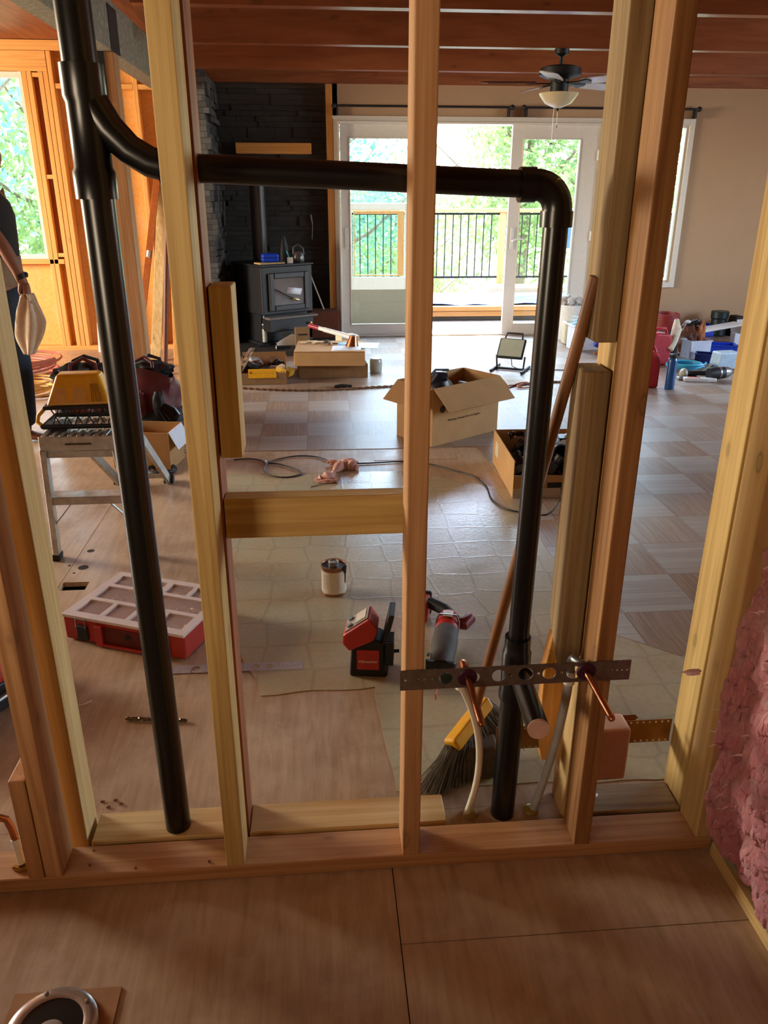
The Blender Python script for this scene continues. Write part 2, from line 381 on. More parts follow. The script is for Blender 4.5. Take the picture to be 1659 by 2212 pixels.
poly_sheet('vinyl_floor', VINYL, [(-.22, 2.14), (.15, 2.16), (.17, 1.67), (1.9, 1.67), (1.9, 3.5), (.9, 4.0), (.45, 4.28), (-.55, 4.30), (-.55, 3.2)], .0022, 'old embossed sheet vinyl with torn edges in front of the parquet', .02)
poly_sheet('parquet_floor', PARQ, [(-1.02, 4.725), (.98, 4.705), (1.0, 4.2), (1.0, 2.45), (1.3, 2.2), (6.9, 2.2), (6.9, 8.85), (-1.02, 8.85)], .0032, 'worn parquet tiles laid in alternating squares')
bp = MB(); a = G(806, 985); bp.box((a.x, 4.48, 0), (a.x+.5, 4.62, .0022)); struct(bp.build('floor_patch', PLYF), 'thin plywood patch let into the bare strip of floor', 'floor')

# ------------------------------------------------------------------ shell of the living room
wb_ = MB()
wb_.box((.20, 8.88, 2.16), (6.9, 9.02, 2.49)); wb_.box((3.0, 8.88, -.02), (3.05, 9.02, 2.16))
wb_.box((3.05, 8.88, 2.16), (3.2, 9.02, 2.17)); wb_.box((3.05, 8.88, -.02), (3.93, 9.02, .56)); wb_.box((3.05, 8.88, .56), (3.12, 9.02, 2.16))
wb_.box((3.93, 8.88, -.02), (6.9, 9.02, 2.16)); wb_.box((.146, 8.88, -.02), (.25, 9.02, 2.49))
struct(wb_.build('wall_back', PAINT), 'beige painted wall around the sliding door')
wr = MB(); wr.box((6.9, -2.6, -.02), (7.02, 3.2, 2.78)); wr.box((6.9, 6.2, -.02), (7.02, 9.02, 2.7)); wr.box((6.9, 3.2, -.02), (7.02, 6.2, .8)); wr.box((6.9, 3.2, 2.3), (7.02, 6.2, 2.7))
struct(wr.build('wall_right', PAINT), 'beige painted side wall of the living room')
cd = MB(); cd.box((-6, -2.5, 2.735), (7, 9.0, 2.78)); struct(cd.build('ceiling', wRed('Y')), 'red brown plank ceiling above the timbers')
hd = MB(); hd.box((-1.05, 8.80, 2.485), (6.9, 8.875, 2.735)); struct(hd.build('trim_1', wRed('X')), 'red brown header board along the top of the back wall')
gb = ['nearest', 'second', 'third']
tag(MB().box((-1.02, 4.07, 2.49), (6.9, 4.16, 2.734)).build('ceiling_beam', wBeam('X')), 'red brown ceiling timber just above the top edge of the view', 'beam', 'ceiling timbers of the living room')
for i, y in enumerate((5.35, 6.635, 7.915)):
    o = MB().box((-1.02, y, 2.49), (6.9, y+.09, 2.734)).build('ceiling_beam', wBeam('X'), origin=(2, y, 2.49))
    tag(o, ('topmost red brown ceiling timber in the view, the one nearest the studs', 'middle red brown ceiling timber, carrying the fan', 'red brown ceiling timber just in front of the back wall header')[i], 'beam', 'ceiling timbers of the living room')
# stone alcove
st = MB()
random.seed(3)
def stone_face(mb, x0, x1, y, z0, z1, axis, dep=.03):
    z = z0
    while z < z1-.01:
        h = random.choice((.05, .05, .1)); h = min(h, z1-z); x = x0-random.random()*.2
        while x < x1:
            w = random.uniform(.14, .42); a, b = max(x, x0), min(x+w, x1); d = random.uniform(.002, dep)
            if b-a > .01:
                if axis == 'X': mb.box((a+.001, y-d, z+.001), (b-.001, y+.05, z+h-.001))
                else: mb.box((y-.05, a+.001, z+.001), (y+d, b-.001, z+h-.001))
            x += w
        z += h
stone_face(st, -1.0, .135, 9.02, 0, 2.48, 'X'); st.box((-1.1, 9.05, 0), (.15, 9.15, 2.6))
struct(st.build('wall_alcove', STONE), 'dark stacked ledger stone wall behind the wood stove')
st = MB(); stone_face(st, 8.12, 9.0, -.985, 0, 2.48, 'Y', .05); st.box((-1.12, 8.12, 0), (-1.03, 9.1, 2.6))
STONE_LIT = mat_stone('lit_ledger_stone', '6c6d6e', '3f4143', 1.0)  # lighter copy of the ledger stone, door light put into the colour
struct(st.build('wall_chimney', STONE_LIT), 'rough grey stone return beside the alcove, door light put into its colour')
struct(MB().box((.136, 8.86, -.0), (.20, 9.0, 2.48)).build('trim_2', wOrg('Z')), 'orange wooden trim post at the edge of the stone alcove')
struct(MB().box((-1.0, 7.75, 0), (.20, 9.05, .05)).build('stove_hearth', plain('dark_slate_hearth', '2e2b29', .6, var=.3)), 'low dark slate hearth under the stove', 'hearth')
tag(MB().box((-.78, 8.80, 1.845), (-.022, 8.99, 1.945)).build('mantel', wOrg('X'), bevel=.005), 'orange wooden mantel block on the dark stone wall', 'mantel')

# far left framed wall with window_1
YW = 8.25
pl = MB()
wx1 = P(104, 560, YW).x; wz0 = P(104, 560, YW).z; wz1 = P(40, 153, YW).z
YS = YW+.10
pl.box((-6, YS, -.02), (wx1-1.9, YS+.02, 3.2)); pl.box((wx1, YS, -.02), (-1.05, YS+.02, 3.2)); pl.box((wx1-1.9, YS, -.02), (wx1, YS+.02, wz0)); pl.box((wx1-1.9, YS, wz1), (wx1, YS+.02, 3.2))
struct(pl.build('wall_left', PLYW), 'plywood sheathing on the far left wall, daylight glow put into its orange colour')
def stud(x, w=.04, z0=.04, z1=2.648, nm='wall_stud', lab='', y=YW, d=.095, mat=None, grp='framing of the far left wall'):
    return lumber(nm, lab, (x, y, z0), (x+w, y+d, z1), mat or wOrg('Z'), 'stud', grp)
tag(MB().box((-6, YW, .0), (-1.13, YW+.095, .04)).build('bottom_plate', wOrg('X')), 'orange bottom plate under the studs of the far left wall', 'plate')
tag(MB().box((-6, YW, 2.65), (-1.13, YW+.095, 2.73)).build('top_plate', wOrg('X')), 'orange double top plate over the far left window', 'plate')
labs = ['orange trimmer stud right against the far left window', 'second orange stud to the right of the far left window', 'orange stud just right of the dark gap beside the far left window', 'orange stud in the tight pack right of the far left window', 'last orange stud of the pack right of the far left window']
for i, dx in enumerate((.012, .055, .155, .20, .245)):
    stud(wx1+dx, lab=labs[i], z1=wz1 if i < 4 else 2.648)
tag(MB().box((wx1-2.0, YW, wz1), (wx1+.24, YW+.095, 2.648)).build('window_header', wOrg('X'), bevel=.003), 'deep orange header beam over the far left window', 'beam')
tag(MB().box((wx1-1.95, YW, wz0-.045), (wx1+.15, YW+.095, wz0)).build('rough_sill', wOrg('X'), bevel=.003), 'orange rough sill under the far left window', 'sill')
for i, z in enumerate((wz0+.02, wz0+.72, wz1-.045)):
    tag(MB().box((wx1+.096, YW+.005, z), (wx1+.153, YW+.09, z+.035)).build('blocking', wOrg('X')), ('small wood block at the foot', 'small wood block halfway up', 'small wood block at the top')[i]+' of the dark gap between the far left studs', 'blocking')
tag(MB().box((wx1+.097, YW+.06, wz0+.055), (wx1+.152, YW+.094, wz1-.05)).build('gap_board', wRed('Z')), 'dark brown board set back in the gap between far left studs', 'board')
for i, x in enumerate((-1.93, -1.62, -1.33)):
    stud(x, lab=('orange stud beyond the timber post, on its left', 'orange stud seen just right of the timber post', 'orange stud beside the stone chimney return')[i])
for i, (x0, x1) in enumerate(((wx1+.29, -1.93), (-1.89, -1.62), (-1.58, -1.33))):
    tag(MB().box((x0+.003, YW, 2.35), (x1-.003, YW+.09, 2.39)).build('fire_block', wOrg('X')), ('orange fire block beside the header', 'orange fire block over the timber post', 'orange fire block near the stone chimney')[i], 'blocking')
w1 = MB(); x0, x1 = wx1-1.9, wx1
for a, b in (((x0, wz0), (x0+.05, wz1)), ((x1-.03, wz0), (x1-.002, wz1)), ((x0+.05, wz0), (x1-.03, wz0+.04)), ((x0+.05, wz1-.05), (x1-.03, wz1-.002))):
    w1.box((a[0], YW+.03, a[1]+.001), (b[0], YW+.09, b[1]-.001))
wf = struct(w1.build('window_1', WHITE), 'far left window with a thin white frame', 'window')
MB().box((x0+.04, YW+.06, wz0+.03), (x1-.02, YW+.064, wz1-.04)).build('pane', GLASS, wf)
# outer left wall and behind-camera room: kept open to the sky
wl = MB(); wl.box((-6.1, -2.6, -.02), (-6, 4.2, 2.8)); wl.box((-6.1, 7.0, -.02), (-6, 8.4, 2.8)); wl.box((-6.1, 4.2, 2.4), (-6, 7, 2.8)); wl.box((-6.1, 4.2, -.02), (-6, 7, .8))
struct(wl.build('wall_outer', PLYW), 'plywood outer wall at the far left, out of view')

# beam, post, bracket
BX0, BX1, BZ = -1.42, -1.27, 2.33
pst = lumber('timber_post', 'pale orange timber post under the grey beam, behind the black stack pipe', (-1.40, 5.95, 0), (-1.27, 6.09, BZ), wFir('Z'), 'post', bevel=.006)
tag(MB().box((BX0, 1.75, BZ), (BX1, 8.24, BZ+.30)).build('grey_beam', CONCR, bevel=.006), 'weathered grey painted beam running overhead at the upper left', 'beam')
br = thing('beam_bracket', 'dark steel saddle bracket joining the grey beam to the timber post', 'bracket', (-1.335, 6.02, BZ))
STL = plain('dark_steel', '34353a', .5, metal=.6)
bm_ = MB(Matrix.Translation((1.335, -6.02, -BZ))); bm_.box((BX1, 5.90, BZ-.004), (BX1+.006, 6.14, BZ+.26)); bm_.build('saddle', STL, br, bevel=.002)
bm_ = MB(Matrix.Translation((1.335, -6.02, -BZ))); bm_.box((BX0-.006, 5.90, BZ-.004), (BX0, 6.14, BZ+.26)); bm_.build('saddle', STL, br, bevel=.002)
bm_ = MB(Matrix.Translation((1.335, -6.02, -BZ))); bm_.box((-1.405, 5.944, BZ-.30), (-1.33, 5.949, BZ+.02)); bm_.build('strap', STL, br, bevel=.001)

# ------------------------------------------------------------------ double stud wall in front
Y0, Y1, Y2, Y3 = 1.416, 1.505, 1.530, 1.620
ZT = 2.50
tag(MB().box((-1.6, Y0, 0), (.885+.04, Y1, .038)).build('bottom_plate', wFir('X'), bevel=.003, seg=2, origin=(-.3, Y0, 0)), 'reddish front bottom plate of the near stud wall running across the view', 'plate')
rp = [('rear bottom plate piece between the left pair of studs, under the black stack', -.585, -.252), ('rear bottom plate piece with a rubbed ring, between left and centre studs', -.205, .285), ('rear bottom plate piece with two dark nail marks at the right end', .625, .889)]
for lb, a, b in rp:
    tag(MB().box((a, Y2-.012, 0), (b, Y3-.005, .038)).build('bottom_plate', wPale('X') if a < .5 else wood('dirty_shaded_fir_', 'ab9468', '7c6040', 'X'), bevel=.003, origin=(a, Y2, 0)), lb, 'plate')
S = [
 ('front stud at the far left of the near wall, orange face with pale side', -.661, -.623, Y0, Y1, .038, ZT, wFir()),
 ('rear stud behind the far left front stud, pale side to the daylight', -.636, -.597, Y2, Y3, 0, ZT, wPale()),
 ('front stud left of the view centre, golden face beside the black stack', -.250, -.208, Y0, Y1, .038, ZT, wYel()),
 ('rear reddish stud that the black vent pipe passes through', -.246, -.206, Y2, Y3, 0, ZT, wRed('Z')),
 ('front stud in the middle of the view with straight reddish grain', .163, .203, Y0, Y1, .038, ZT, wFir()),
 ('front stud right of the black riser, orange face and grey side, darkened for its dim front', .578, .617, Y0, Y1, .038, ZT, wood('shaded_fir_', 'b0824e', '80532a', 'Z')),  # darker fir, shade of the dim front put into the colour
 ('upper rear stud ending in a cut halfway, right of the black riser', .545, .588, Y2, Y3, 1.222, ZT, wood('dirty_shaded_fir_', 'ab9468', '7c6040', 'Z')),  # shade on the stud front put into this darker fir colour
 ('full height rear stud sistered behind the grey sided front stud', .590, .628, Y2+.005, Y3+.02, 0, ZT, wPale()),
 ('last front stud on the right, pale face with a large round knot', .882, .920, Y0, Y1, .038, ZT, wPale()),
 ('last rear stud on the right, yellow side with small dark knots', .891, .930, Y2, Y3+.005, 0, ZT, wYel()),
]
for lb, x0, x1, y0, y1, z0, z1, m in S:
    lumber('wall_stud', lb, (x0, y0, z0), (x1, y1, z1), m, 'stud')
# lower cut rear stud with a slanted foot
sb = MB(); sb.hexa([(.532, Y2, .47), (.585, Y2, .47), (.585, Y3, .56), (.532, Y3, .56), (.532, Y2, 1.165), (.585, Y2, 1.165), (.585, Y3, 1.165), (.532, Y3, 1.165)])
tag(sb.build('cut_stud', wood('dirty_shaded_fir_', 'ab9468', '7c6040', 'Z'), bevel=.003, origin=(.56, Y2, .5)), 'short cut rear stud with a dark sawn top beside the broom handle', 'stud')  # same darker fir, its front shade put into the colour
sb = MB(); sb.prism([(.548, .12), (.60, .12), (.60, .50), (.548, .50), (.535, .40), (.535, .18)], -1.66, -1.625, R=Matrix.Rotation(R_(90), 4, 'X'))
tag(sb.build('backing_board', wOrg(), bevel=.002, origin=(.57, 1.64, .12)), 'thin orange backing board with a rounded foot behind the right copper stub', 'board')
lumber('nailer_block', 'yellow nailing block screwed beside the rear reddish stud, level with the stove', (-.203, Y2+.002, 1.0), (-.160, Y3, 1.335), wYel(), 'block')
lumber('wall_noggin', 'horizontal wood blocking with grey smudges between left and centre studs', (-.205, Y2, .823), (.175, Y2+.045, .912), wYel('X'), 'blocking')
c0, c1 = P(15, 1690, Y0), P(52, 1690, Y0)
lumber('trimmer_block', 'short block with pale top fixed against the far left front stud', (c0.x, Y0, .038), (-.663, Y1, c0.z), wFir(), 'block')

# right hand wall beside the camera
lumber('bottom_plate', 'rough dirty bottom plate under the pink insulation on the right', (.915, -1.5, 0), (1.0, 1.40, .038), wPale('Y'), 'plate')
lumber('corner_stud', 'dark red brown corner stud between the last pale stud and the insulation', (.955, Y0-.045, .04), (1.02, Y0-.004, ZT), wRed('Z'), 'stud')
lumber('corner_stud', 'reddish stud partly hidden behind the pink insulation', (.925, .93, .04), (1.02, .97, ZT), wRed('Z'), 'stud')
struct(MB().box((1.022, -2.5, 0), (1.06, 1.56, ZT)).build('wall_side', KRAFT), 'brown sheathing behind the insulation')
ins = MB()
def insf(u, v):
    y = 1.412-u*.42; z = .055+v*(.93-.10*u)
    b = .125*math.sin(math.pi*min(1, max(0, v*.90+.07)))**.35*min(1, .62+u*3.5)*(1-.25*max(0, u-.6)/.4)
    n1 = noise.fractal(Vector((y*9, z*7, 3)), 1, 2, 5); n2 = noise.fractal(Vector((y*38, z*30, 8)), 1, 2, 4)
    return Vector((1.0-b+.034*n1*(b/.1)-.014*abs(n2), min(1.414, y+.015*n1+.006*n2), z+.02*n1+.01*n2))
ins.sheet(insf, 110, 170)
io = tag(ins.build('insulation_batt', INSUL, smooth=True, solid=.02), 'pink fibreglass insulation batt sagging out of the right wall', 'insulation')
tf = MB()
random.seed(11)
for i in range(90):
    u, v = random.random(), random.random(); p = insf(u, v); L = random.uniform(.01, .035)
    d = Vector((-1, random.uniform(-.8, .8), random.uniform(-.8, .8))).normalized(); q = p+d*L
    tf.tube([p, p+d*L*.5+Vector((0, 0, .004)), q], [.0035, .002, .0004], 5)
tf.build('fibre_tuft', plain('pale_pink_fibre', 'f2ccd2', .9), io)['kind'] = 'stuff'
# lower second batt at the picture's right edge
ins = MB()
def insf2(u, v):
    y = .90-u*.5; z = .05+v*.9
    b = .10*math.sin(math.pi*min(1, v*.95+.05))**.5*math.sin(math.pi*min(1, u*.9+.08))**.5
    n1 = noise.fractal(Vector((y*9, z*7, 13)), 1, 2, 5)
    return Vector((1.0-b+.03*n1*(b/.1), y+.015*n1, z+.02*n1))
ins.sheet(insf2, 60, 90); tag(ins.build('insulation_batt', INSUL, smooth=True, solid=.02), 'second pink insulation batt at the right edge, nearer the camera', 'insulation')
t = MB(); c = P(1497, 1452, Y0-.01); t.blob(c, .012, (1.6, .5, .7), 3, .6, 4, 2); t.tube([c, c+Vector((-.02, 0, .002)), c+Vector((-.03, 0, 0))], [.004, .002, .0005], 5)
tag(t.build('insulation_scrap', plain('pale_pink_fibre', 'f2ccd2', .9)), 'tiny scrap of pink insulation stuck to the last pale stud', 'scrap')
# room behind the camera (unseen): a wall with a door opening so its light stays dim
bw = MB(); bw.box((-6, -2.6, -.02), (-1.5, -2.5, 2.75)); bw.box((.2, -2.6, -.02), (7, -2.5, 2.75)); bw.box((-1.5, -2.6, 2.1), (.2, -2.5, 2.75)); bw.box((-1.5, -2.6, -.02), (.2, -2.5, 2.1))
struct(bw.build('wall_front', PAINT), 'wall behind the camera, out of view')

# ------------------------------------------------------------------ sliding door, curtain rods, window_2
YD = 8.875
dr = MB()
def ring(mb, x0, x1, z0, z1, wl_, wr_, wt, wbm, ya, yb):
    mb.box((x0, ya, z0), (x0+wl_, yb, z1)); mb.box((x1-wr_, ya, z0), (x1, yb, z1))
    mb.box((x0+wl_, ya, z1-wt), (x1-wr_, yb, z1)); mb.box((x0+wl_, ya, z0), (x1-wr_, yb, z0+wbm))
ring(dr, .205, 3.034, 0.0, 2.195, .055, .055, .05, .012, 8.85, 8.90)
ring(dr, .245, 2.995, 0.004, 2.150, .02, .02, .02, .02, 8.80, 9.02)
dr.box((.195, 8.84, 2.175), (3.045, 8.88, 2.20))
D = struct(dr.build('door_1', WHITE, bevel=.003), 'white framed sliding glass door, middle opening clear', 'door')
def panel(x0, x1, y, name, lw, rw, lab=None, top=.135, bot=.105):
    m = MB(); ring(m, x0, x1, .02, 2.13, lw, rw, top, bot, y, y+.045)
    ring(m, x0+lw-.012, x1-rw+.012, .02+bot-.012, 2.13-top+.012, .012, .012, .012, .012, y-.008, y)
    o = m.build(name, WHITE, D, bevel=.003)
    MB().box((x0+lw-.005, y+.02, .02+bot-.005), (x1-rw+.005, y+.026, 2.13-top+.005)).build('pane', GLASS, o); return o
pL = panel(.27, 1.19, 8.89, 'door_panel', .10, .11); pR = panel(2.045, 2.972, 8.83, 'door_panel', .125, .21)
struct(pL, None) if False else None
def handle(px, pz, y, par, hook=True):
    m = MB(); m.box((px-.02, y-.012, pz-.11), (px+.02, y, pz+.11)); m.build('handle', WPL, par, bevel=.009, seg=3)
handle(.325, 1.03, 8.888, pL); handle(2.10, 1.03, 8.826, pR)
m = MB(); m.tube([(2.10, 8.81, 1.0), (2.10, 8.77, 1.01), (2.16, 8.765, 1.03), (2.22, 8.765, 1.02)], .009, 8); m.build('lever', WPL, pR)
for z in (.25, 1.05, 1.85):
    MB().box((2.955, 8.80, z-.05), (2.985, 8.832, z+.05)).build('hinge', WPL, pR, bevel=.003)
def rod(x0, x1, z, lab):
    t = thing('curtain_rod', lab, 'curtain rod', ((x0+x1)/2, 8.87, z), 0, 'curtain rods over the door'); xc = (x0+x1)/2
    m = MB(); m.tube([(x0-xc, -.07, 0), (x1-xc, -.07, 0)], .011, 10); m.build('rod', BLKM, t)
    for x in (x0, x1):
        m = MB(); m.blob((x-xc, -.07, 0), .026, sub=2, amp=0); m.build('finial', BLKM, t)
        s_ = 1 if x == x0 else -1
        m = MB(); m.box((x-xc+s_*.03-.008, -.08, -.085), (x-xc+s_*.03+.008, 0, .008)); m.build('bracket', BLKM, t, bevel=.002)
rod(.215, 2.02, 2.285, 'black curtain rod over the left half of the sliding door'); rod(2.14, 3.98, 2.285, 'black curtain rod over the right half of the door and window')
w2 = MB(); ring(w2, 3.06, 3.985, .50, 2.20, .055, .055, .06, .06, 8.85, 8.885); ring(w2, 3.11, 3.94, .55, 2.15, .03, .03, .03, .03, 8.89, 8.97)
W2 = struct(w2.build('window_2', WHITE, bevel=.003), 'white framed window right of the sliding door', 'window')
MB().box((3.13, 8.93, .57), (3.92, 8.936, 2.13)).build('pane', GLASS, W2)

# ------------------------------------------------------------------ outside: deck, railing, tub, trees
dk = MB()
ang = R_(38)
Rz = Matrix.Translation((1.6, 9.1, 0)) @ Matrix.Rotation(ang, 4, 'Z')
# boards laid diagonally, clipped to the deck rectangle
def clip(poly, x0, x1, y0, y1):
    for ax, lim, sg in ((0, x0, 1), (0, x1, -1), (1, y0, 1), (1, y1, -1)):
        out = []
        for i in range(len(poly)):
            a, b = poly[i], poly[(i+1) % len(poly)]; da, db = sg*(a[ax]-lim), sg*(b[ax]-lim)
            if da >= 0: out.append(a)
            if da*db < 0:
                t = da/(da-db); out.append((a[0]+(b[0]-a[0])*t, a[1]+(b[1]-a[1])*t))
        poly = out
        if not poly: return []
    return poly
DECKM = plain('grey_composite_deck', '5c5654', .6, var=.08, vs=12)
DX0, DX1, DY0, DY1 = -1.6, 6.5, 9.04, 13.2
for k in range(-60, 70):
    a = k*.145; poly = [Rz @ Vector((a, -12, 0)), Rz @ Vector((a+.139, -12, 0)), Rz @ Vector((a+.139, 12, 0)), Rz @ Vector((a, 12, 0))]
    pc = clip([(p.x, p.y) for p in poly], DX0, DX1, DY0, DY1)
    if len(pc) >= 3: dk.prism(pc, -.085, -.05)
struct(dk.build('deck_floor', DECKM), 'grey diagonal deck boards outside the sliding door', 'deck')
struct(MB().box((DX0, DY0, -.32), (DX1, DY1, -.10)).build('deck_joist', plain('deck_shadow', '54473a', .9)), 'framing under the deck boards', 'deck')
CED = wood('cedar_', 'e8b478', 'd09858', axis='Z', knots=.2); CEDX = wood('cedar_', 'e8b478', 'd09858', axis='X', knots=.2)
YR = 13.0
rl = thing('deck_railing', 'deck railing with cedar top rail and black balusters', 'railing', (1.6, YR, -.05))
off = Matrix.Translation((-1.6, -YR, .05))
zt = 1.215; zb = .22
m = MB(off); m.box((DX0, YR-.07, zt-.02), (DX1, YR+.07, zt+.03)); m.build('top_rail', CEDX, rl)
m = MB(off); m.box((DX0, YR-.02, zt-.06), (DX1, YR+.02, zt-.03)); m.build('upper_bar', BLKM, rl)
m = MB(off); m.box((DX0, YR-.02, zb-.015), (DX1, YR+.02, zb+.015)); m.build('lower_bar', BLKM, rl)
px_ = [P(1084, 500, YR).x, -.75, 4.9]
for x in px_:
    m = MB(off); m.box((x-.05, YR-.05, -.05), (x+.05, YR+.05, zt-.02)); m.build('post', CED, rl, bevel=.004)
x = DX0+.05; n = 0
while x < DX1:
    if min(abs(x-q) for q in px_) > .07:
        m = MB(off); m.cyl((x, YR, zb), (x, YR, zt-.04), .0095, 6); m.build('baluster', BLKM, rl); n += 1
    x += .122 if -.3 < x < 4.4 else .30
m = MB(); jc = P(1236, 505, YR-.12)
m.sheet(lambda u, v: Vector((jc.x-.13+u*.26*(1-.25*v)+.03*noise.noise(Vector((u*3, v*4, 2))), YR-.10-.03*math.sin(u*7+v*3), zt+.03-v*.58)), 16, 20)
tag(m.build('blue_jacket', plain('dusty_blue_cloth', '6f8fc0', .8), smooth=True, solid=.012), 'dusty blue jacket hung over the deck railing, seen beside the black riser', 'jacket')
# raised platform / sunken tub with blue tarp and cedar edge
tb = thing('tarp_platform', 'low cedar edged platform on the deck covered with a wrinkled blue tarp', 'platform', (1.8, 10.9, -.05))
off = Matrix.Translation((-1.8, -10.9, .05))
m = MB(off); m.box((-.6, 10.25, .0), (4.3, 10.31, .065)); m.box((-.6, 10.22, .072), (4.3, 10.31, .13)); m.build('cedar_edge', CEDX, tb, bevel=.004)
m = MB(off); m.box((-.6, 10.31, -.05), (4.3, 11.9, .10)); m.build('platform_base', DECKM, tb)
TARP = plain('blue_tarp', '1d50b0', .35, var=.35, vs=3)
m = MB(off)
def tf_(u, v):
    x = -.5+u*4.7; y = 10.34+v*1.0
    return Vector((x, y, .13+.035*noise.fractal(Vector((x*1.6, y*4, 0)), 1, 2, 5)+.02))
m.sheet(tf_, 90, 30); m.build('tarp', TARP, tb, solid=.004)
tag(MB().box((2.55, 12.0, -.05), (4.4, 12.5, .16)).build('deck_bench', plain('pale_bench_wood', 'd9c3a4', .7), bevel=.005), 'pale low bench at the right end of the deck', 'bench')
# windscreen wall on the left
ws_ = thing('wind_screen', 'beige half wall with a white framed window standing on the deck at the left', 'wall', (.6, 9.75, -.05))
off = Matrix.Translation((-.6, -9.75, .05))
m = MB(off); m.box((.0, 9.72, -.05), (1.13, 9.80, .40)); m.build('half_wall', SIDING, ws_)
m = MB(off); ring(m, .30, 1.11, .40, 1.37, .12, .065, .075, .14, 9.72, 9.80); m.build('window_frame', WHITE, ws_, bevel=.006)
m = MB(off); ring(m, .44, 1.03, .56, 1.28, .01, .075, .03, .01, 9.735, 9.785); m.build('sash', CED, ws_)
m = MB(off); m.box((.42, 9.76, .54), (1.045, 9.765, 1.295)); m.build('pane', GLASS, ws_)
# unseen roof eaves sized to cut the sun at door and left window
struct(MB().box((-6.4, 9.03, 2.80), (-1.13, 9.16, 2.86)).build('eave_left', WHITE), 'roof eave outside the left window', 'eave') if False else None
struct(MB().box((-6.4, 8.40, 2.84), (7.4, 8.86, 2.90)).build('eave', plain('eave_board', 'b0a898', .8)), 'unseen roof eave board sized to limit the sun through the left window', 'eave')
struct(MB().box((-1.2, 8.86, 2.80), (7.4, 9.75, 2.88)).build('eave', plain('eave_board', 'b0a898', .8)), 'unseen roof eave added to keep sun off the sliding door', 'eave')
struct(MB().box((-90, 9.3, -4.6), (90, 160, -4.5)).build('ground', plain('dry_grass', 'b9c48e', .9, vs=2)), 'sunny sloping ground below the deck', 'ground')
struct(MB().box((-90, 8.6, -4.6), (-1.7, 40, -4.4)).build('ground', plain('dry_grass', 'b9c48e', .9, vs=2)), 'sunny ground outside the left window', 'ground')
hs = thing('neighbour_house', 'pale neighbouring house far beyond the deck railing', 'house', (4.5, 30, -4.5))
m = MB(); m.box((-9, 0, 0), (3.2, 6, 4.3)); m.build('wall', plain('white_siding', 'e6e4dc', .8), hs)
m = MB(); m.prism([(-9.4, 4.2), (3.6, 4.2), (2.9, 5.2), (-8.7, 5.2)], -6.4, .4, R=Matrix.Rotation(R_(90), 4, 'X')); m.build('roof', plain('pale_roof', 'bcc4bb', .8), hs)
for x in (-4.2, -.4):
    m = MB(); m.box((x, -.06, 2.6), (x+1.1, -.01, 3.5)); m.build('house_window', plain('blue_window', '88a8cc', .3), hs)

def crown_mesh(name, n, rx, rz, size, seed, mat):
    random.seed(seed); mb = MB(); cl = []
    for i in range(26):
        th, ph = random.uniform(0, 6.283), math.acos(random.uniform(-1, 1)); rr = random.uniform(.35, 1)
        cl.append(Vector((math.sin(ph)*math.cos(th)*rx*rr, math.sin(ph)*math.sin(th)*rx*rr, math.cos(ph)*rz*rr)))
    vs = []; fs = []
    for i in range(n):
        c = random.choice(cl); p = c+Vector((random.gauss(0, 1), random.gauss(0, 1), random.gauss(0, .8)))*rx*.2
        a = Vector((random.uniform(-1, 1), random.uniform(-1, 1), random.uniform(-1, 1))).normalized(); b = a.orthogonal().normalized()
        s1 = size*random.uniform(.6, 1.3); o = len(vs)
        vs += [p-a*s1, p+b*s1*.45, p+a*s1, p-b*s1*.45]; fs.append((o, o+1, o+2, o+3))
    me = bpy.data.meshes.new(name); me.from_pydata(vs, [], fs); me.materials.append(mat); return me
CR = [crown_mesh('foliage', 7000, 2.3, 3.0, .085, 1, LEAF), crown_mesh('foliage', 7000, 2.4, 3.2, .085, 2, LEAF2), crown_mesh('foliage', 5200, 2.0, 2.6, .085, 5, LEAF)]
def tree(x, y, zc, s, k, lab):
    t = thing('tree', lab, 'tree', (x, y, -4.5), random.uniform(0, 6), 'trees outside the windows')
    o = bpy.data.objects.new('foliage', CR[k]); COL.objects.link(o); o.parent = t; o.location = (0, 0, zc+4.5); o.scale = (s, s, s); o['kind'] = 'stuff'
    m = MB(); h = zc+4.5
    m.tube([(0, 0, 0), (.1, 0, h*.5), (-.05, .1, h), (.1, .1, h+1.5)], [.2, .15, .1, .04], 8)
    for i in range(9):
        a = i*2.4; z = h-1.5+i*.4; m.tube([(0, 0, z), (math.cos(a)*1.0*s, math.sin(a)*1.0*s, z+.5), (math.cos(a)*1.9*s, math.sin(a)*1.9*s, z+1.3)], [.06, .04, .012], 6)
    m.build('trunk', BARK, t)
random.seed(5)
for a in ((.2, 19, 1.2, 1.0, 1, 'blue green tree seen through the left door panel'), (4.6, 18.5, 1.8, 1.0, 2, 'light green tree seen through the open middle of the sliding door'), (7.2, 18.0, 1.4, 1.15, 0, 'leafy tree filling the right door panel'),
          (2.2, 24, -.6, 1.1, 0, 'bright tree low behind the railing, between the nearer trees'), (11, 20, 2.0, 1.3, 2, 'tree beyond the right hand window, mostly hidden'),
          (-6.2, 13.5, 2.2, 1.0, 1, 'blue green tree right outside the far left window'), (-4.6, 17, .8, 1.1, 0, 'green tree low outside the far left window'), (-9.0, 18, 2.5, 1.3, 1, 'tree at the left edge of the far left window')):
    tree(*a)
def wthing(name, label, cat, loc, group=None):
    loc = Vector(loc); return thing(name, label, cat, loc, 0, group), Matrix.Translation(-loc)
V = Vector
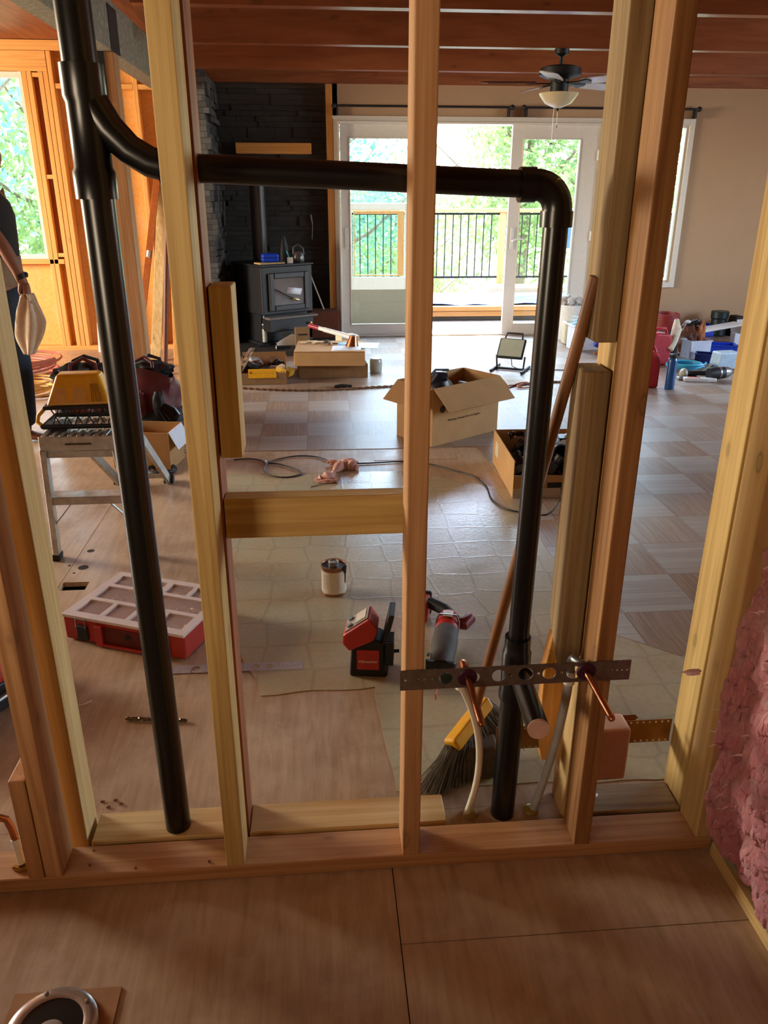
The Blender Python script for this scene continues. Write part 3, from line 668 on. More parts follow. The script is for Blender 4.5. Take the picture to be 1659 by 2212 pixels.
# ------------------------------------------------------------------ black drain pipe assembly
YP = 1.575
dp, off = wthing('drain_pipe', 'black plastic drain and vent pipe run through the stud wall', 'pipe', (-.40, YP, .03))
XL = -.393
def arc(c, a, b, r, t0, t1, n=10):
    return [V(c)+V(a)*r*math.cos(t0+(t1-t0)*i/n)+V(b)*r*math.sin(t0+(t1-t0)*i/n) for i in range(n+1)]
m = MB(off); m.tube([(XL+.010, YP-.018, .036), (XL, YP, 1.56)], .0302, 32); m.build('stack_pipe', BLK, dp)
m = MB(off); m.tube([(XL, YP, 1.60), (XL-.008, YP, 2.5)], .0302, 32); m.build('upper_stack_pipe', BLK, dp)
m = MB(off)
m.lathe([(.0305, -.03), (.0372, -.03), (.0375, .015), (.0335, .022), (.0335, .125), (.0372, .135), (.0372, .185), (.0305, .186)], (XL, YP, 1.515), 32)
br_ = [V((XL, YP, 1.66)), V((XL+.012, YP, 1.635)), V((XL+.034, YP, 1.60)), V((XL+.066, YP, 1.567)), V((XL+.10, YP, 1.547)), V((XL+.128, YP, 1.540))]
m.tube(br_, [.030, .031, .0285, .0265, .0265, .0265], 24); m.build('wye_fitting', BLK, dp)
m = MB(off); m.tube([(XL+.118, YP, 1.541), (XL+.150, YP, 1.538)], .0298, 24); m.build('wye_collar', BLK, dp)
m = MB(off); m.tube([(XL+.14, YP, 1.5385), (.395, YP, 1.512)], .0245, 28); m.build('vent_pipe', BLK, dp)
el = arc((.415, YP, 1.467), (0, 0, 1), (1, 0, 0), .044, 0, math.pi/2, 10)
m = MB(off); m.tube([(.385, YP, 1.511)]+el+[(.459, YP, 1.44)], .0285, 28); m.build('elbow_fitting', BLK, dp)
for p, q in (((.383, YP, 1.511), (.413, YP, 1.511)), ((.459, YP, 1.465), (.459, YP, 1.436))):
    m = MB(off); m.tube([p, q], .0312, 28); m.build('elbow_collar', BLK, dp)
m = MB(off); d = V((.62, -.66, .42)).normalized(); a = V((.45, 0, -.9)).normalized(); b = d.cross(a).normalized()
for i in range(5):
    u0, u1 = -.016+.0064*i, -.016+.0064*(i+1)
pt = V((.449, YP, 1.501)); n1 = V((.55, -.80, .25)).normalized(); a = V((.62, .15, -.77)); a = (a-n1*a.dot(n1)).normalized(); b = n1.cross(a)
vs = [];
for i in range(7):
    for s_ in (-1, 1):
        q = pt+a*(-.018+.006*i)+b*s_*.007; c_ = V((.44, YP, 1.49)); q = c_+(q-c_).normalized()*.0300 if False else q+n1*.0215; vs.append(q)
m._a(vs, [(2*i, 2*i+1, 2*i+3, 2*i+2) for i in range(6)]); m.build('barcode_sticker', plain('cream_label', 'cfc6a8', .6), dp, solid=.0008)
m = MB(off); m.tube([(.459, YP, 1.45), (.448, YP, .50)], .0243, 28); m.build('riser_pipe', BLK, dp)
m = MB(off); m.lathe([(.026, .12), (.0305, .12), (.0305, .085), (.034, .08), (.034, -.02), (.0365, -.03), (.0365, -.05), (.030, -.051)], (.447, YP, .41), 28)
m.tube([(.447, YP, .44), (.447, YP-.05, .445)], .031, 24); m.build('sanitary_tee', BLK, dp)
m = MB(off); m.tube([(.447, YP, .38), (.440, YP, -.02)], .0302, 28); m.build('lower_pipe', BLK, dp)
m = MB(off); m.tube([(.447, YP-.03, .447), (.437, 1.335, .452)], .0240, 28); m.build('stub_out', BLK, dp)
m = MB(off); m.tube([(.437, 1.3355, .452), (.4368, 1.329, .452)], .0236, 28); m.build('test_cap', plain('pinkish_cap', 'dcb8a4', .6), dp)

# ------------------------------------------------------------------ bracket with stub outs
bk, off = wthing('stub_out_bracket', 'thin perforated steel stub out bracket fixed across two front studs', 'bracket', (.40, 1.413, .53))
def holes_plate(mb, x0, x1, z0, z1, y, th, holes, n=18, skew=0.0):
    """strip with round holes made by stitching a grid around each"""
    hs = sorted(holes); xs = [x0]
    cells = []; cur = x0
    for hx, hz, r in hs:
        a, b = hx-r*1.25, hx+r*1.25
        if a > cur+1e-5: mb.box((cur, y, z0), (a, y+th, z1))
        o = len(mb.v); ring_ = []; out = []
        for i in range(n):
            t = 2*math.pi*(i+.5)/n; c, s = math.cos(t), math.sin(t); ring_.append((hx+r*c, hz+r*s))
            k = min(((b-hx)/abs(c) if abs(c) > 1e-6 else 9e9), ((z1-hz) if s > 0 else (hz-z0))/abs(s) if abs(s) > 1e-6 else 9e9)
            out.append((hx+k*c, hz+k*s))
        # corners
        vs = [(p[0], y, p[1]) for p in ring_]+[(p[0], y, p[1]) for p in out]
        fs = [(i, (i+1) % n, n+(i+1) % n, n+i) for i in range(n)]
        cor = [(b, z1), (a, z1), (a, z0), (b, z0)]
        vs += [(c[0], y, c[1]) for c in cor]
        for ci, c in enumerate(cor):
            for i in range(n):
                p, q = out[i], out[(i+1) % n]
                on = lambda P_, ax, v: abs(P_[ax]-v) < 1e-6
                if (on(p, 0, c[0]) and on(q, 1, c[1])) or (on(p, 1, c[1]) and on(q, 0, c[0])):
                    fs.append((n+i, n+(i+1) % n, 2*n+ci))
        m2 = len(vs); vs2 = vs+[(v[0], v[1]+th, v[2]) for v in vs]
        fs2 = fs+[tuple(j+m2 for j in f)[::-1] for f in fs]+[(i, i+m2, (i+1) % n+m2, (i+1) % n) for i in range(n)]
        mb._a(vs2, fs2); cur = b
    if x1 > cur+1e-5: mb.box((cur, y, z0), (x1, y+th, z1))
hol = [(.163, .0, .0022), (.190, 0, .003), (.204, 0, .003), (.221, .001, .0018), (.250, .001, .0145), (.312, 0, .012), (.365, .001, .015), (.391, .001, .003), (.424, .002, .016), (.452, .002, .003), (.476, .001, .015), (.503, .002, .003), (.530, 0, .0165), (.5585, 0, .004), (.600, 0, .003), (.613, 0, .003), (.627, 0, .002), (.638, 0, .002), (.649, 0, .002)]
m = MB(off @ Matrix.Translation((.40, 0, .533)) @ Matrix.Rotation(R_(-.25), 4, 'Y') @ Matrix.Translation((-.40, 0, -.533)))
holes_plate(m, .1515, .656, .508, .558, 1.4125, .0016, [(x, .533+dz, r) for x, dz, r in hol]); m.build('plate', GALV, bk)
for x, z in ((.2965, .533), (.557, .535)):
    m = MB(off); m.lathe([(.0095, -.004), (.0185, -.004), (.0215, -.001), (.0215, .002), (.0095, .002)], (x, 1.412, z), 24, axis=(0, 1, 0)); m.build('grommet', PURP, bk)
m = MB(off); m.tube([(.252, 1.414, .531), (.252, 1.424, .531)], .013, 16); m.build('cap_insert', plain('dark_green_plastic', '16302a', .4), bk)
for i, (x, ex, ez, dx) in enumerate(((.2965, .301, .512, 0), (.557, .566, .513, 0))):
    t, o2 = wthing('copper_stub', ('left copper stub out pipe, the shaded one over the broom head', 'right copper stub out pipe with a bright highlight')[i], 'pipe', (x, 1.5, .53), 'copper stub out pipes')
    ly = 1.275 if i == 0 else 1.27
    m = MB(o2); m.tube([(x, 1.448, .536), (x, 1.43, .5355), (x, 1.41, .534), (ex, ly+.012, ez+.004), (ex, ly+.004, ez+.003)], .0079 if i == 0 else .0075, 16)
    m.tube([(ex, ly+.006, ez+.0035), (ex, ly, ez+.003), (ex, ly-.004, ez+.003)], [.0079, .0070, .003], 16); m.build('stub', COPPER, t)
    bot = (.345, 1.575, .0) if i == 0 else (.520, 1.575, .0)
    xe = x if i == 0 else x-.012
    m = MB(o2); e = arc((xe, 1.452, .514), (0, 0, 1), (0, 1, 0), .024, 0, math.pi/2, 6); m.tube([(x, 1.436, .537)]+e+[(xe, 1.476, .500), (xe, 1.477, .49)], .0098, 12); m.build('copper_elbow', COPPER if i == 0 else GREY, t)
    m = MB(o2); m.tube([(xe, 1.477, .494), (xe, 1.477, .462)], .0130, 16); m.build('crimp_ring', WPL if i else PEX, t)
    mid = (.360, 1.53, .24) if i == 0 else (.548, 1.535, .24)
    pts = []
    A, B_, C_ = V((xe, 1.478, .468)), V(mid), V(bot)
    for k in range(13):
        s_ = k/12; pts.append(A*(1-s_)**2+(B_*2-(A+C_)/2)*2*s_*(1-s_)+C_*s_*s_)
    m = MB(o2); m.tube(pts, .0085 if i == 0 else .0105, 14); m.build('supply_tube', PEX if i == 0 else plain('frosted_sleeve', 'b9bcc0', .35), t)
    m = MB(o2); c_ = V(bot)+V((-.004 if i else .012, 0, .003)); m.lathe([(.0, .0), (.020, 0), (.018, .006), (.010, .010), (0, .010)], c_, 14); m.build('plate_clamp', plain('old_brass', 'a98f45', .45, metal=.6), t)
# far left copper bend with white tube
t, o2 = wthing('copper_bend', 'old copper bend with a short white tube at the far left of the front plate', 'pipe', (-.66, 1.46, .04))
p0, p1, p2 = P(0, 1763, 1.47), P(25, 1790, 1.47), P(33, 1812, 1.47)
m = MB(o2); m.tube([p0+V((-.10, .01, 0)), p0+V((-.02, 0, .004)), P(14, 1770, 1.47), p1, p2], .0085, 14); m.build('bend', COPPER, t)
m = MB(o2); m.tube([p2, p2+(P(52, 1878, 1.455)-p2)*.3], .0105, 14); m.build('crimp_ring', WPL, t)
pb = P(48, 1872, 1.45); pb.z = .05
m = MB(o2); m.tube([p2+V((0, 0, -.008)), pb], .0082, 14); m.build('supply_tube', PEX, t)
m = MB(o2); m.prism([(-.022, -.006), (.0, -.014), (.022, -.008), (.018, .01), (-.01, .012)], .0385, .048, R=Matrix.Translation((pb.x, pb.y, 0))); m.build('tube_clamp', BRASS, t, bevel=.002)

# ------------------------------------------------------------------ perforated copper strap and pink back box behind the rear wall
st_, o2 = wthing('pipe_strap', 'copper coloured strap with punched dots along both edges behind the studs', 'strap', (.65, 1.63, .19))
x0, x1 = .425, .889; z0, z1 = .158, .228
m = MB(o2); m.box((x0, 1.63, z0), (x1, 1.632, z1)); m.build('band', plain('coppery_steel', 'a8763a', .4, metal=.6), st_)
x = x0+.008; m = MB(o2)
while x < x1:
    for z in (z0+.006, z1-.006): m.lathe([(.0028, 0), (.0028, .0012), (0, .0012)], (x, 1.6299, z), 8, axis=(0, -1, 0))
    x += .0165
o = m.build('punched_dots', WPL, st_); o['kind'] = 'stuff'
t, o2 = wthing('foam_block', 'pinkish rectangular foam block hanging between the right studs', 'block', (.69, 1.575, .11))
a, b = P(1285, 1683, 1.54), P(1355, 1688, 1.54); zt_ = P(1350, 1583, 1.54).z
m = MB(o2); m.box((.630, 1.545, .112), (.744, 1.615, .268)); m.build('body', plain('pink_foam', 'e0b49c', .8, var=.05), t, bevel=.008, seg=3)
m = MB(o2); m.prism([(.0, 0), (.035, .0), (.042, .008), (.035, .016), (0, .016)], 0, .002, R=Matrix.Translation((.744, 1.612, .245)) @ Matrix.Rotation(R_(90), 4, 'X')); m.build('tab', COPPER, t)
m = MB(o2); m.tube([(.655, 1.575, .112), (.655, 1.575, .0385)], .0085, 12); m.build('supply_tube', WPL, t)
m = MB(o2); m.prism([(-.02, -.008), (.0, -.014), (.026, -.010), (.034, 0), (.026, .010), (-.01, .012)], .0385, .046, R=Matrix.Translation((.658, 1.575, 0))); m.build('tube_clamp', WPL, t, bevel=.002)
m = MB(); m.box((.365, 1.70, .002), (.455, 1.78, .105)); tag(m.build('concrete_brick', plain('grey_brown_block', '5c5242', .9, var=.3), bevel=.008, seg=2, origin=(.41, 1.74, 0)), 'grey brown block standing on the vinyl behind the black drain pipe', 'block')

# ------------------------------------------------------------------ broom
bt = P(1288, 598, 1.565)
t, o2 = wthing('broom', 'broom leaning behind the riser, yellow head down with grey bristles', 'broom', (.40, 1.9, 0))
hd0, hd1 = G(1050, 1515, .175), G(975, 1612, .13)
ax = (hd1-hd0).normalized()
hb = hd0+(hd1-hd0)*.40
m = MB(o2); m.tube([bt, bt*.5+hb*.5, hb], .0128, 16); m.build('handle', plain('brown_handle', '8a5a34', .5, var=.15, vs=8), t)
m = MB(o2); m.bar(hd0, hd1, .038, .045, up=(.2, -.9, .3)); m.build('head', YELP, t, bevel=.008, seg=3)
m = MB(o2); random.seed(4); up_ = V((.42, .10, -.90)).normalized()
for i in range(1900):
    s_ = random.random(); p = hd0+(hd1-hd0)*(s_*1.03-.01)+V((random.uniform(-.012, .012), random.uniform(-.016, .016), 0))
    dr_ = (up_+V((-1.25*s_+.30+random.gauss(0, .09), -.3*s_+random.gauss(0, .12), random.gauss(0, .04)))).normalized(); L = random.uniform(.12, .18)+.03*s_
    q = p+dr_*L
    if q.z < .006: q = p+dr_*((p.z-.006)/-dr_.z) if dr_.z < 0 else q
    m.tube([p, q], [.0017, .0009], 4, cap=False)
o = m.build('bristles', plain('grey_bristles', '6c665e', .8, var=.2), t); o['kind'] = 'stuff'

# ------------------------------------------------------------------ closet flange in the foreground
fc = G(112, 2212+20)
t, o2 = wthing('closet_flange', 'round toilet flange with a silver ring and dark centre set in the floor', 'flange', (fc.x, fc.y, 0))
m = MB(); m.box((-.097, -.10, .0005), (.113, .085, .004)); m.build('patch_board', plain('tan_board', 'a9794a', .8), t)
m = MB(); m.lathe([(.058, .006), (.060, .015), (.066, .017), (.080, .015), (.086, .011), (.088, .004)], (0, 0, .002), 48)
o = m.build('metal_ring', plain('chrome_ring', 'c2c0bc', .25, metal=.85), t)
m = MB(); m.lathe([(.060, .0145), (.056, .010), (.050, .004), (.046, .0045), (.0, .0045)], (0, 0, .001), 48); m.build('throat', BLK, t)
m = MB(); m.lathe([(.026, 0), (.027, .014), (.022, .017), (.0, .017)], (.0, -.012, .004), 28); m.build('test_plug', plain('dusty_grey_plug', '8c7a6c', .7), t)
for k in range(5):
    a = R_(40+72*k); m = MB(); m.lathe([(.0045, 0), (.0045, .004), (0, .005)], (.074*math.cos(a), .074*math.sin(a), .017), 10); m.build('screw', GREY, t)

# ------------------------------------------------------------------ glue can
c = G(722, 1279)
t = thing('primer_can', 'small white labelled glue can with black drips, standing alone on the floor', 'can', (c.x, c.y, 0.0024)); t.scale = (1.27, 1.27, 1.13)
m = MB(); m.lathe([(.0385, 0), (.0395, .003), (.0385, .006), (.0385, .104), (.0398, .107), (.0398, .111), (.0375, .111), (.036, .106), (.017, .106)], (0, 0, 0), 36); m.build('tin', plain('rusty_tin', '9a6a4a', .35, metal=.7), t)
m = MB(); m.lathe([(.0389, .010), (.0389, .094)], (0, 0, 0), 36); m.build('label', plain('cream_can_label', 'd9cdb6', .6, var=.05), t)
m = MB()
for k in range(12):
    z = .030+k*.0045; a0 = R_(-150); w_ = R_(32 if k % 3 else 22)
    m._a([(.0392*math.cos(a0+w_*i/6), .0392*math.sin(a0+w_*i/6), z+dz) for i in range(7) for dz in (0, .0012)], [(2*i, 2*i+2, 2*i+3, 2*i+1) for i in range(6)])
m._a([(.0392*math.cos(R_(-70)+.012*i), .0392*math.sin(R_(-70)+.012*i), z) for i in range(3) for z in (.03, .075)], [(0, 2, 3, 1), (2, 4, 5, 3)])
m.build('label_print', plain('faint_print', '8d7f70', .7), t)
m = MB(); m.lathe([(.037, .1065), (.0, .1067)], (0, 0, 0), 32); m.build('lid_glaze', BLK, t)
m = MB(); m.lathe([(.0165, 0), (.0165, .013), (.0145, .015), (.012, .0125), (0, .0125)], (0, 0, .1065), 24); m.build('screw_cap', ALU, t)
m = MB()
for a, z in ((-28, .045), (-36, .085), (-20, .08), (-44, .096)):
    a = R_(a); m.tube([(.037*math.cos(a), .037*math.sin(a), .110), (.0405*math.cos(a), .0405*math.sin(a), .108), (.0395*math.cos(a), .0395*math.sin(a), z)], [.003, .0025, .0016], 6)
m.build('glue_drips', BLK, t)

# ------------------------------------------------------------------ parts organiser
p0, p1 = G(145, 1380), G(375, 1424); an = math.atan2(p1.y-p0.y, p1.x-p0.x)
t = thing('parts_organiser', 'red parts organiser case with a clear lid and small compartments', 'case', (p0.x, p0.y, 0), an)
Lx, Ly, Hh = .485, .345, .105
RED2 = plain('red_case_plastic', 'ac2c1e', .42, var=.06)
m = MB(); T_ = .006
m.box((0, 0, .006), (Lx, Ly, .012)); m.box((0, 0, .006), (Lx, T_, Hh-.012)); m.box((0, Ly-T_, .006), (Lx, Ly, Hh-.012)); m.box((0, T_, .006), (T_, Ly-T_, Hh-.012)); m.box((Lx-T_, T_, .006), (Lx, Ly-T_, Hh-.012)); m.build('tub', RED2, t, bevel=.004, seg=2)
LIDM = plain('frosted_clear_lid', 'd8cac6', .15, var=.06); 
m = MB(); zl = Hh-.010
cells = [(.03, .03, .10, .09), (.145, .03, .09, .09), (.25, .03, .09, .09), (.36, .03, .10, .09), (.03, .14, .20, .09), (.26, .14, .20, .09), (.03, .25, .09, .07), (.14, .25, .09, .07), (.255, .25, .09, .07), (.36, .25, .10, .07)]
# lid: grid of ribs around the compartments
xs = sorted(set([-.004, Lx+.004]+[v for c in cells for v in (c[0], c[0]+c[2])])); 
def incell(x, y): return any(c[0] <= x <= c[0]+c[2] and c[1] <= y <= c[1]+c[3] for c in cells)
ys = sorted(set([-.004, Ly+.004]+[v for c in cells for v in (c[1], c[1]+c[3])]))
for i in range(len(xs)-1):
    for j in range(len(ys)-1):
        if not incell((xs[i]+xs[i+1])/2, (ys[j]+ys[j+1])/2): m.box((xs[i], ys[j], zl), (xs[i+1], ys[j+1], zl+.010))
m.build('lid', LIDM, t)
m = MB()
for c in cells: m.box((c[0], c[1], zl+.003), (c[0]+c[2], c[1]+c[3], zl+.005))
m.build('lid_windows', mat_frost('scratched_clear', 'e0c8c0', .28), t)
m = MB(); m.box((.006, .006, .012), (Lx-.006, Ly-.006, .072)); m.build('bins', plain('dark_red_bins', '9a4a38', .6, var=.25), t)
random.seed(9); m = MB()
for c in cells[2:6]+cells[8:]:
    for k in range(34):
        x, y = random.uniform(c[0]+.01, c[0]+c[2]-.02), random.uniform(c[1]+.01, c[1]+c[3]-.02); a = random.uniform(0, 6.28)
        m.tube([(x, y, .075+random.random()*.012), (x+.016*math.cos(a), y+.016*math.sin(a), .077+random.random()*.012)], .0028, 5)
o = m.build('brass_fittings', plain('brass_parts', 'c8965a', .35, metal=.7), t); o['kind'] = 'stuff'
m = MB()
for x in (.045, .40):
    m.box((x, -.014, .012), (x+.05, 0, .040))
m.build('latch', BLKM, t, bevel=.003) if False else None
for x in (.055, .385):
    m = MB(); m.box((x, -.010, .014), (x+.045, .0, .070)); o = m.build('latch', BLKM, t, bevel=.003)
    m = MB(); m.tube([(x+.003, -.012, .066), (x+.003, -.010, .098), (x+.042, -.010, .098), (x+.042, -.012, .066)], .0022, 6); m.build('wire_bail', GREY, o)
m = MB(); m.box((.135, -.016, .004), (.165, 0, .085)); m.box((.325, -.016, .004), (.355, 0, .085)); m.box((.165, -.014, .004), (.325, -.004, .016)); m.build('carry_handle', RED2, t, bevel=.003)
m = MB(); m.box((.165, -.002, .016), (.325, .0, .080)); m.build('handle_recess', plain('dark_red_recess', '5e160e', .6), t)
m = MB(); m.lathe([(.011, 0), (.011, .003), (0, .003)], (.262, -.002, .055), 16, axis=(0, -1, 0)); m.build('port', BLKM, t)

# second organiser at the left edge
p0 = G(-40, 1640); 
t = thing('parts_organiser', 'black and red case cut off by the left edge, with light round cups', 'case', (p0.x-.12, p0.y+.02, 0), R_(62))
m = MB(); m.box((0, 0, .006), (.44, .34, .10)); m.build('tub', BLKM, t, bevel=.008, seg=2)
m = MB(); m.box((.0, .0, .100), (.44, .34, .116)); m.build('tray', RED2, t, bevel=.004)
for i in range(3):
    for j in range(3):
        m = MB(); m.lathe([(.045, 0), (.048, .012), (.044, .012), (.040, .003), (0, .003)], (.08+i*.14, .06+j*.11, .117), 20); m.build('cup', PAPER, t)
m = MB(); m.tube([(.02, -.02, .06), (.22, -.03, .075), (.42, -.02, .06)], .008, 8); m.build('carry_handle', GREY, t)

# ------------------------------------------------------------------ strips, nails, drill bit on the floor
a = G(372, 1448); b = G(655, 1438)
t = thing('stub_out_bracket', 'spare perforated steel bracket lying flat on the floor beneath the left stud', 'bracket', ((a.x+b.x)/2, (a.y+b.y)/2, .003), math.atan2(b.y-a.y, b.x-a.x))
L = (b-a).length/2
m = MB(Matrix.Rotation(R_(90), 4, 'X') @ Matrix.Translation((0, 0, 0)))
hl = [(-L+.03+i*.012, 0, .0018) for i in range(4)]+[(-.14, 0, .014), (-.09, 0, .014), (.06, 0, .013), (.105, 0, .013)]+[(L-.012-i*.014, 0, .002) for i in range(6)]
holes_plate(m, -L, L, -.024, .024, -.0016, .0016, hl); m.build('plate', plain('bright_galvanised', 'b9b2b0', .35, metal=.35, var=.12, vs=80), t)
m = MB(); m.lathe([(.012, 0), (.015, .012), (.010, .03), (0, .03)], (-.012, 0, .002), 16); m.build('black_grommet', BLKM, t)
a, b = G(272, 1556), G(405, 1560)
m = MB(); n = 30; m.tube([a+(b-a)*i/n+V((0, 0, .007+.0012*math.sin(i*1.9))) for i in range(n+1)], [.0062 if i % 2 else .0045 for i in range(n)]+[.002], 8)
tag(m.build('drill_bit', plain('bronze_drill', '5e4a34', .35, metal=.8), None), 'long bronze auger drill bit lying on the bare plywood', 'drill bit')
a = G(160, 1524); m = MB(); m.tube([a+V((0, 0, .002)), G(180, 1522, .003), G(198, 1513, .003)], .0017, 6); tag(m.build('wire_offcut', plain('pale_wire', 'd8cdb8', .6)), 'thin pale wire offcut on the plywood left of the black stack', 'wire')
random.seed(21)
for i, (x, y) in enumerate(((222, 1733), (235, 1745), (250, 1730), (262, 1738), (290, 1760))):
    c = G(x, y); m = MB(); m.blob((c.x, c.y, .003), .0045, (1.3, 1, .6), i, .5, 3, 2)
    tag(m.build('wood_chip', plain('wood_chip', '7a4420', .9)), 'small brown wood chip on the floor behind the left rear plate', 'wood chip', 'wood chips by the rear plate')
for i, (x, y) in enumerate(((203, 1838), (194, 1870), (293, 1876), (452, 1862), (138, 1838))):
    c = G(x, y, .038); m = MB(); m.tube([c-V((0, 0, .001)), c+V((0, 0, .0035))], [.0025, .003], 8)
    tag(m.build('nail_head', plain('nail_steel', '8a6a50', .4, metal=.7)), 'nail head standing proud of the front plate, left bay', 'nail', 'nail heads in the front plate')
# ------------------------------------------------------------------ jobsite radio / light (red and black)
c = G(800, 1466)
t = thing('jobsite_light', 'red and black cordless jobsite device with a tilted control head', 'tool', (c.x, c.y+.05, .0024), R_(-8))
m = MB(); pr_ = [(-.062, 0), (.060, 0), (.066, .015), (.052, .03), (.050, .13), (.03, .142), (-.03, .130), (-.056, .11), (-.062, .02)]
RX = Matrix.Rotation(R_(90), 4, 'X')
m.prism(pr_, -.045, .045, R=RX); m.build('frame', BLKC, t, bevel=.007, seg=3)
m = MB(); m.box((-.038, -.048, .030), (.036, -.044, .105)); m.build('red_panel', REDP, t, bevel=.004, seg=2)
text('Milwaukee', .014, WPL, t, (-.001, -.0485, .062), (1, 0, .03), (0, 0, 1), 'logo')
m = MB(); m.prism([(-.085, .125), (-.062, .098), (.018, .140), (.032, .178), (.004, .222), (-.082, .158)], -.048, .048, R=RX); m.build('control_head', REDP, t, bevel=.006, seg=2)
A_ = V((-.080, 0, .160)); B_ = V((.003, 0, .2225)); d = (B_-A_).normalized(); up = V((-d.z, 0, d.x))
m = MB(); m.bar(A_+d*.008+up*.002, B_-d*.006+up*.002, .076, .003, up=up); o = m.build('faceplate', plain('silver_face', 'a59e98', .4, metal=.3), t)
m = MB(); m.bar(A_+d*.052+up*.005, B_-d*.012+up*.005, .06, .003, up=up); m.build('screen', plain('pale_screen', 'c9bfb0', .3), o)
for k in (-1, 1):
    m = MB(); p = A_+d*.028+up*.004+V((0, k*.022, 0)); m.lathe([(.010, 0), (.010, .007), (0, .007)], p, 16, axis=up); m.build('knob', GREY, o)
m = MB(); m.prism([(.045, .13), (.062, .13), (.086, .236), (.066, .236)], -.05, .05, R=RX); m.build('carry_handle', BLKM, t, bevel=.005, seg=2)
m = MB()
for k in range(6): m.box((.054, -.036+.013*k, .04), (.082, -.029+.013*k, .13))
m.build('rear_fins', BLKM, t, bevel=.002)
m = MB(); m.tube([(.07, 0, .075), (.10, 0, .078)], .006, 8); m.build('plug', BLKC, t)

# reciprocating saw
c0 = G(952, 1440, .05)
t = thing('reciprocating_saw', 'red cordless reciprocating saw with a dark rubber nose lying on the vinyl', 'tool', (c0.x, c0.y, .0024), R_(-14))
m = MB(); m.tube([(0, 0, .045), (0, .06, .05), (0, .13, .056), (0, .20, .056)], [.034, .042, .046, .044], 20); m.build('rubber_boot', plain('dark_grey_rubber', '4a423c', .7, var=.2), t)
m = MB(); m.tube([(0, .20, .056), (0, .24, .058), (0, .30, .062)], [.040, .043, .036], 20); m.build('motor_housing', REDP, t)
m = MB(); m.tube([(-.040, .205, .03), (-.040, .235, .085), (-.03, .245, .104), (.03, .245, .104), (.040, .235, .085), (.040, .205, .03)], .0045, 8); m.build('hang_hook', GREY, t)
m = MB(); m.box((-.018, .235, .103), (.018, .275, .106)); m.build('rating_label', WPL, t)
m = MB(); m.tube([(.02, .29, .06), (-.02, .335, .075), (-.08, .37, .08)], [.024, .022, .022], 16); m.build('rear_grip', BLKC, t)
m = MB(); m.tube([(.01, .285, .05), (.06, .28, .055), (.075, .31, .06), (.07, .335, .065)], [.02, .024, .022, .008], 14); m.build('handle_loop', plain('dark_red_plastic', '7a2420', .45), t)
m = MB(); m.box((-.14, .33, .01), (-.08, .42, .095)); m.build('battery', plain('red_battery', 'a8342c', .5), t, bevel=.012, seg=3)
m = MB(); m.box((-.145, .41, .005), (-.075, .43, .10)); m.build('battery_base', BLKC, t, bevel=.006)
m = MB(); m.prism([(-.045, -.012), (.045, -.012), (.052, .006), (-.052, .006)], .01, .07); m.build('shoe', BLKM, t, bevel=.003)
m = MB(); m.lathe([(.007, 0), (.007, .008), (0, .008)], (-.043, .045, .06), 10, axis=(-1, 0, .4)); m.build('release_button', GREY, t)
m = MB(); m.prism([(-.002, -.16), (.002, -.16), (.002, 0), (-.002, 0)], .03, .05); m.build('blade', plain('red_blade', 'b85a52', .5), t)

# ------------------------------------------------------------------ step stool
t = thing('step_stool', 'aluminium folding work platform carrying the yellow lamp', 'stool', (-.985, 3.33, 0))
SW, H_ = .155, .575
m = MB(); m.box((-SW, -.17, H_-.005), (SW, .17, H_)); o = m.build('platform', ALU, t, bevel=.002)
for k in range(9):
    x = -SW+.018+k*.0345; m = MB(); m.box((x-.008, -.165, H_), (x+.008, .165, H_+.004)); m.build('tread_rib', ALU, o, bevel=.0015)
m = MB(); m.box((-SW, -.178, H_-.055), (SW, -.17, H_+.003)); m.build('front_rail', ALU, t, bevel=.002)
m = MB(); m.box((-SW, .17, H_-.055), (SW, .178, H_+.003)); m.build('back_rail', ALU, t, bevel=.002)
m = MB(); m.prism([(-.05, -.004), (.05, -.004), (.054, 0), (.05, .004), (-.05, .004), (-.054, 0)], .1785, .180, R=Matrix.Translation((0, 0, H_-.028)) @ RX); m.build('hand_slot', plain('dark_slot', '4a4034', .8), t)
for sx_ in (-1, 1):
    m = MB(); m.bar((sx_*(SW-.012), -.165, H_-.05), (sx_*(SW+.028), -.10-.0, .012), .024, .045, up=(0, 1, 0)); m.build('leg', ALU, t, bevel=.002)
    m = MB(); m.bar((sx_*(SW+.026), -.10, .03), (sx_*(SW+.029), -.10, 0), .03, .05, up=(0, 1, 0)); m.build('rubber_foot', BLKC, t)
    m = MB(); m.bar((sx_*(SW-.012), .165, H_-.05), (sx_*(SW-.02), .86, .012), .020, .05, up=(0, 1, 0)); m.build('leg', ALU, t, bevel=.002)
    m = MB(); m.bar((sx_*(SW-.02), .85, .03), (sx_*(SW-.02), .88, 0), .05, .05, up=(0, 1, 0)); m.build('rubber_foot', BLKC, t)
m = MB(); m.box((-SW, -.165, .485), (SW, -.145, .515)); m.build('cross_bar', ALU, t, bevel=.002)
m = MB(); m.box((-SW-.018, -.145, .270), (SW+.018, -.125, .305)); m.box((-SW-.018, -.125, .298), (SW+.018, -.06, .304)); m.build('step', ALU, t, bevel=.002)
for sx_ in (-1, 1):
    m = MB(); m.bar((sx_*.08, -.125, .27), (sx_*(SW+.01), -.12, .17), .004, .012, up=(0, 1, 0)); m.build('brace', GREY, t)
m = MB(); m.bar((SW-.03, .20, H_-.06), (SW-.05, .45, .24), .012, .02, up=(0, 1, 0)); m.build('spreader_bar', BLKM, t)
m = MB(); m.bar((-SW+.01, .83, .05), (SW-.01, .83, .05), .02, .02); m.build('cross_bar', ALU, t)

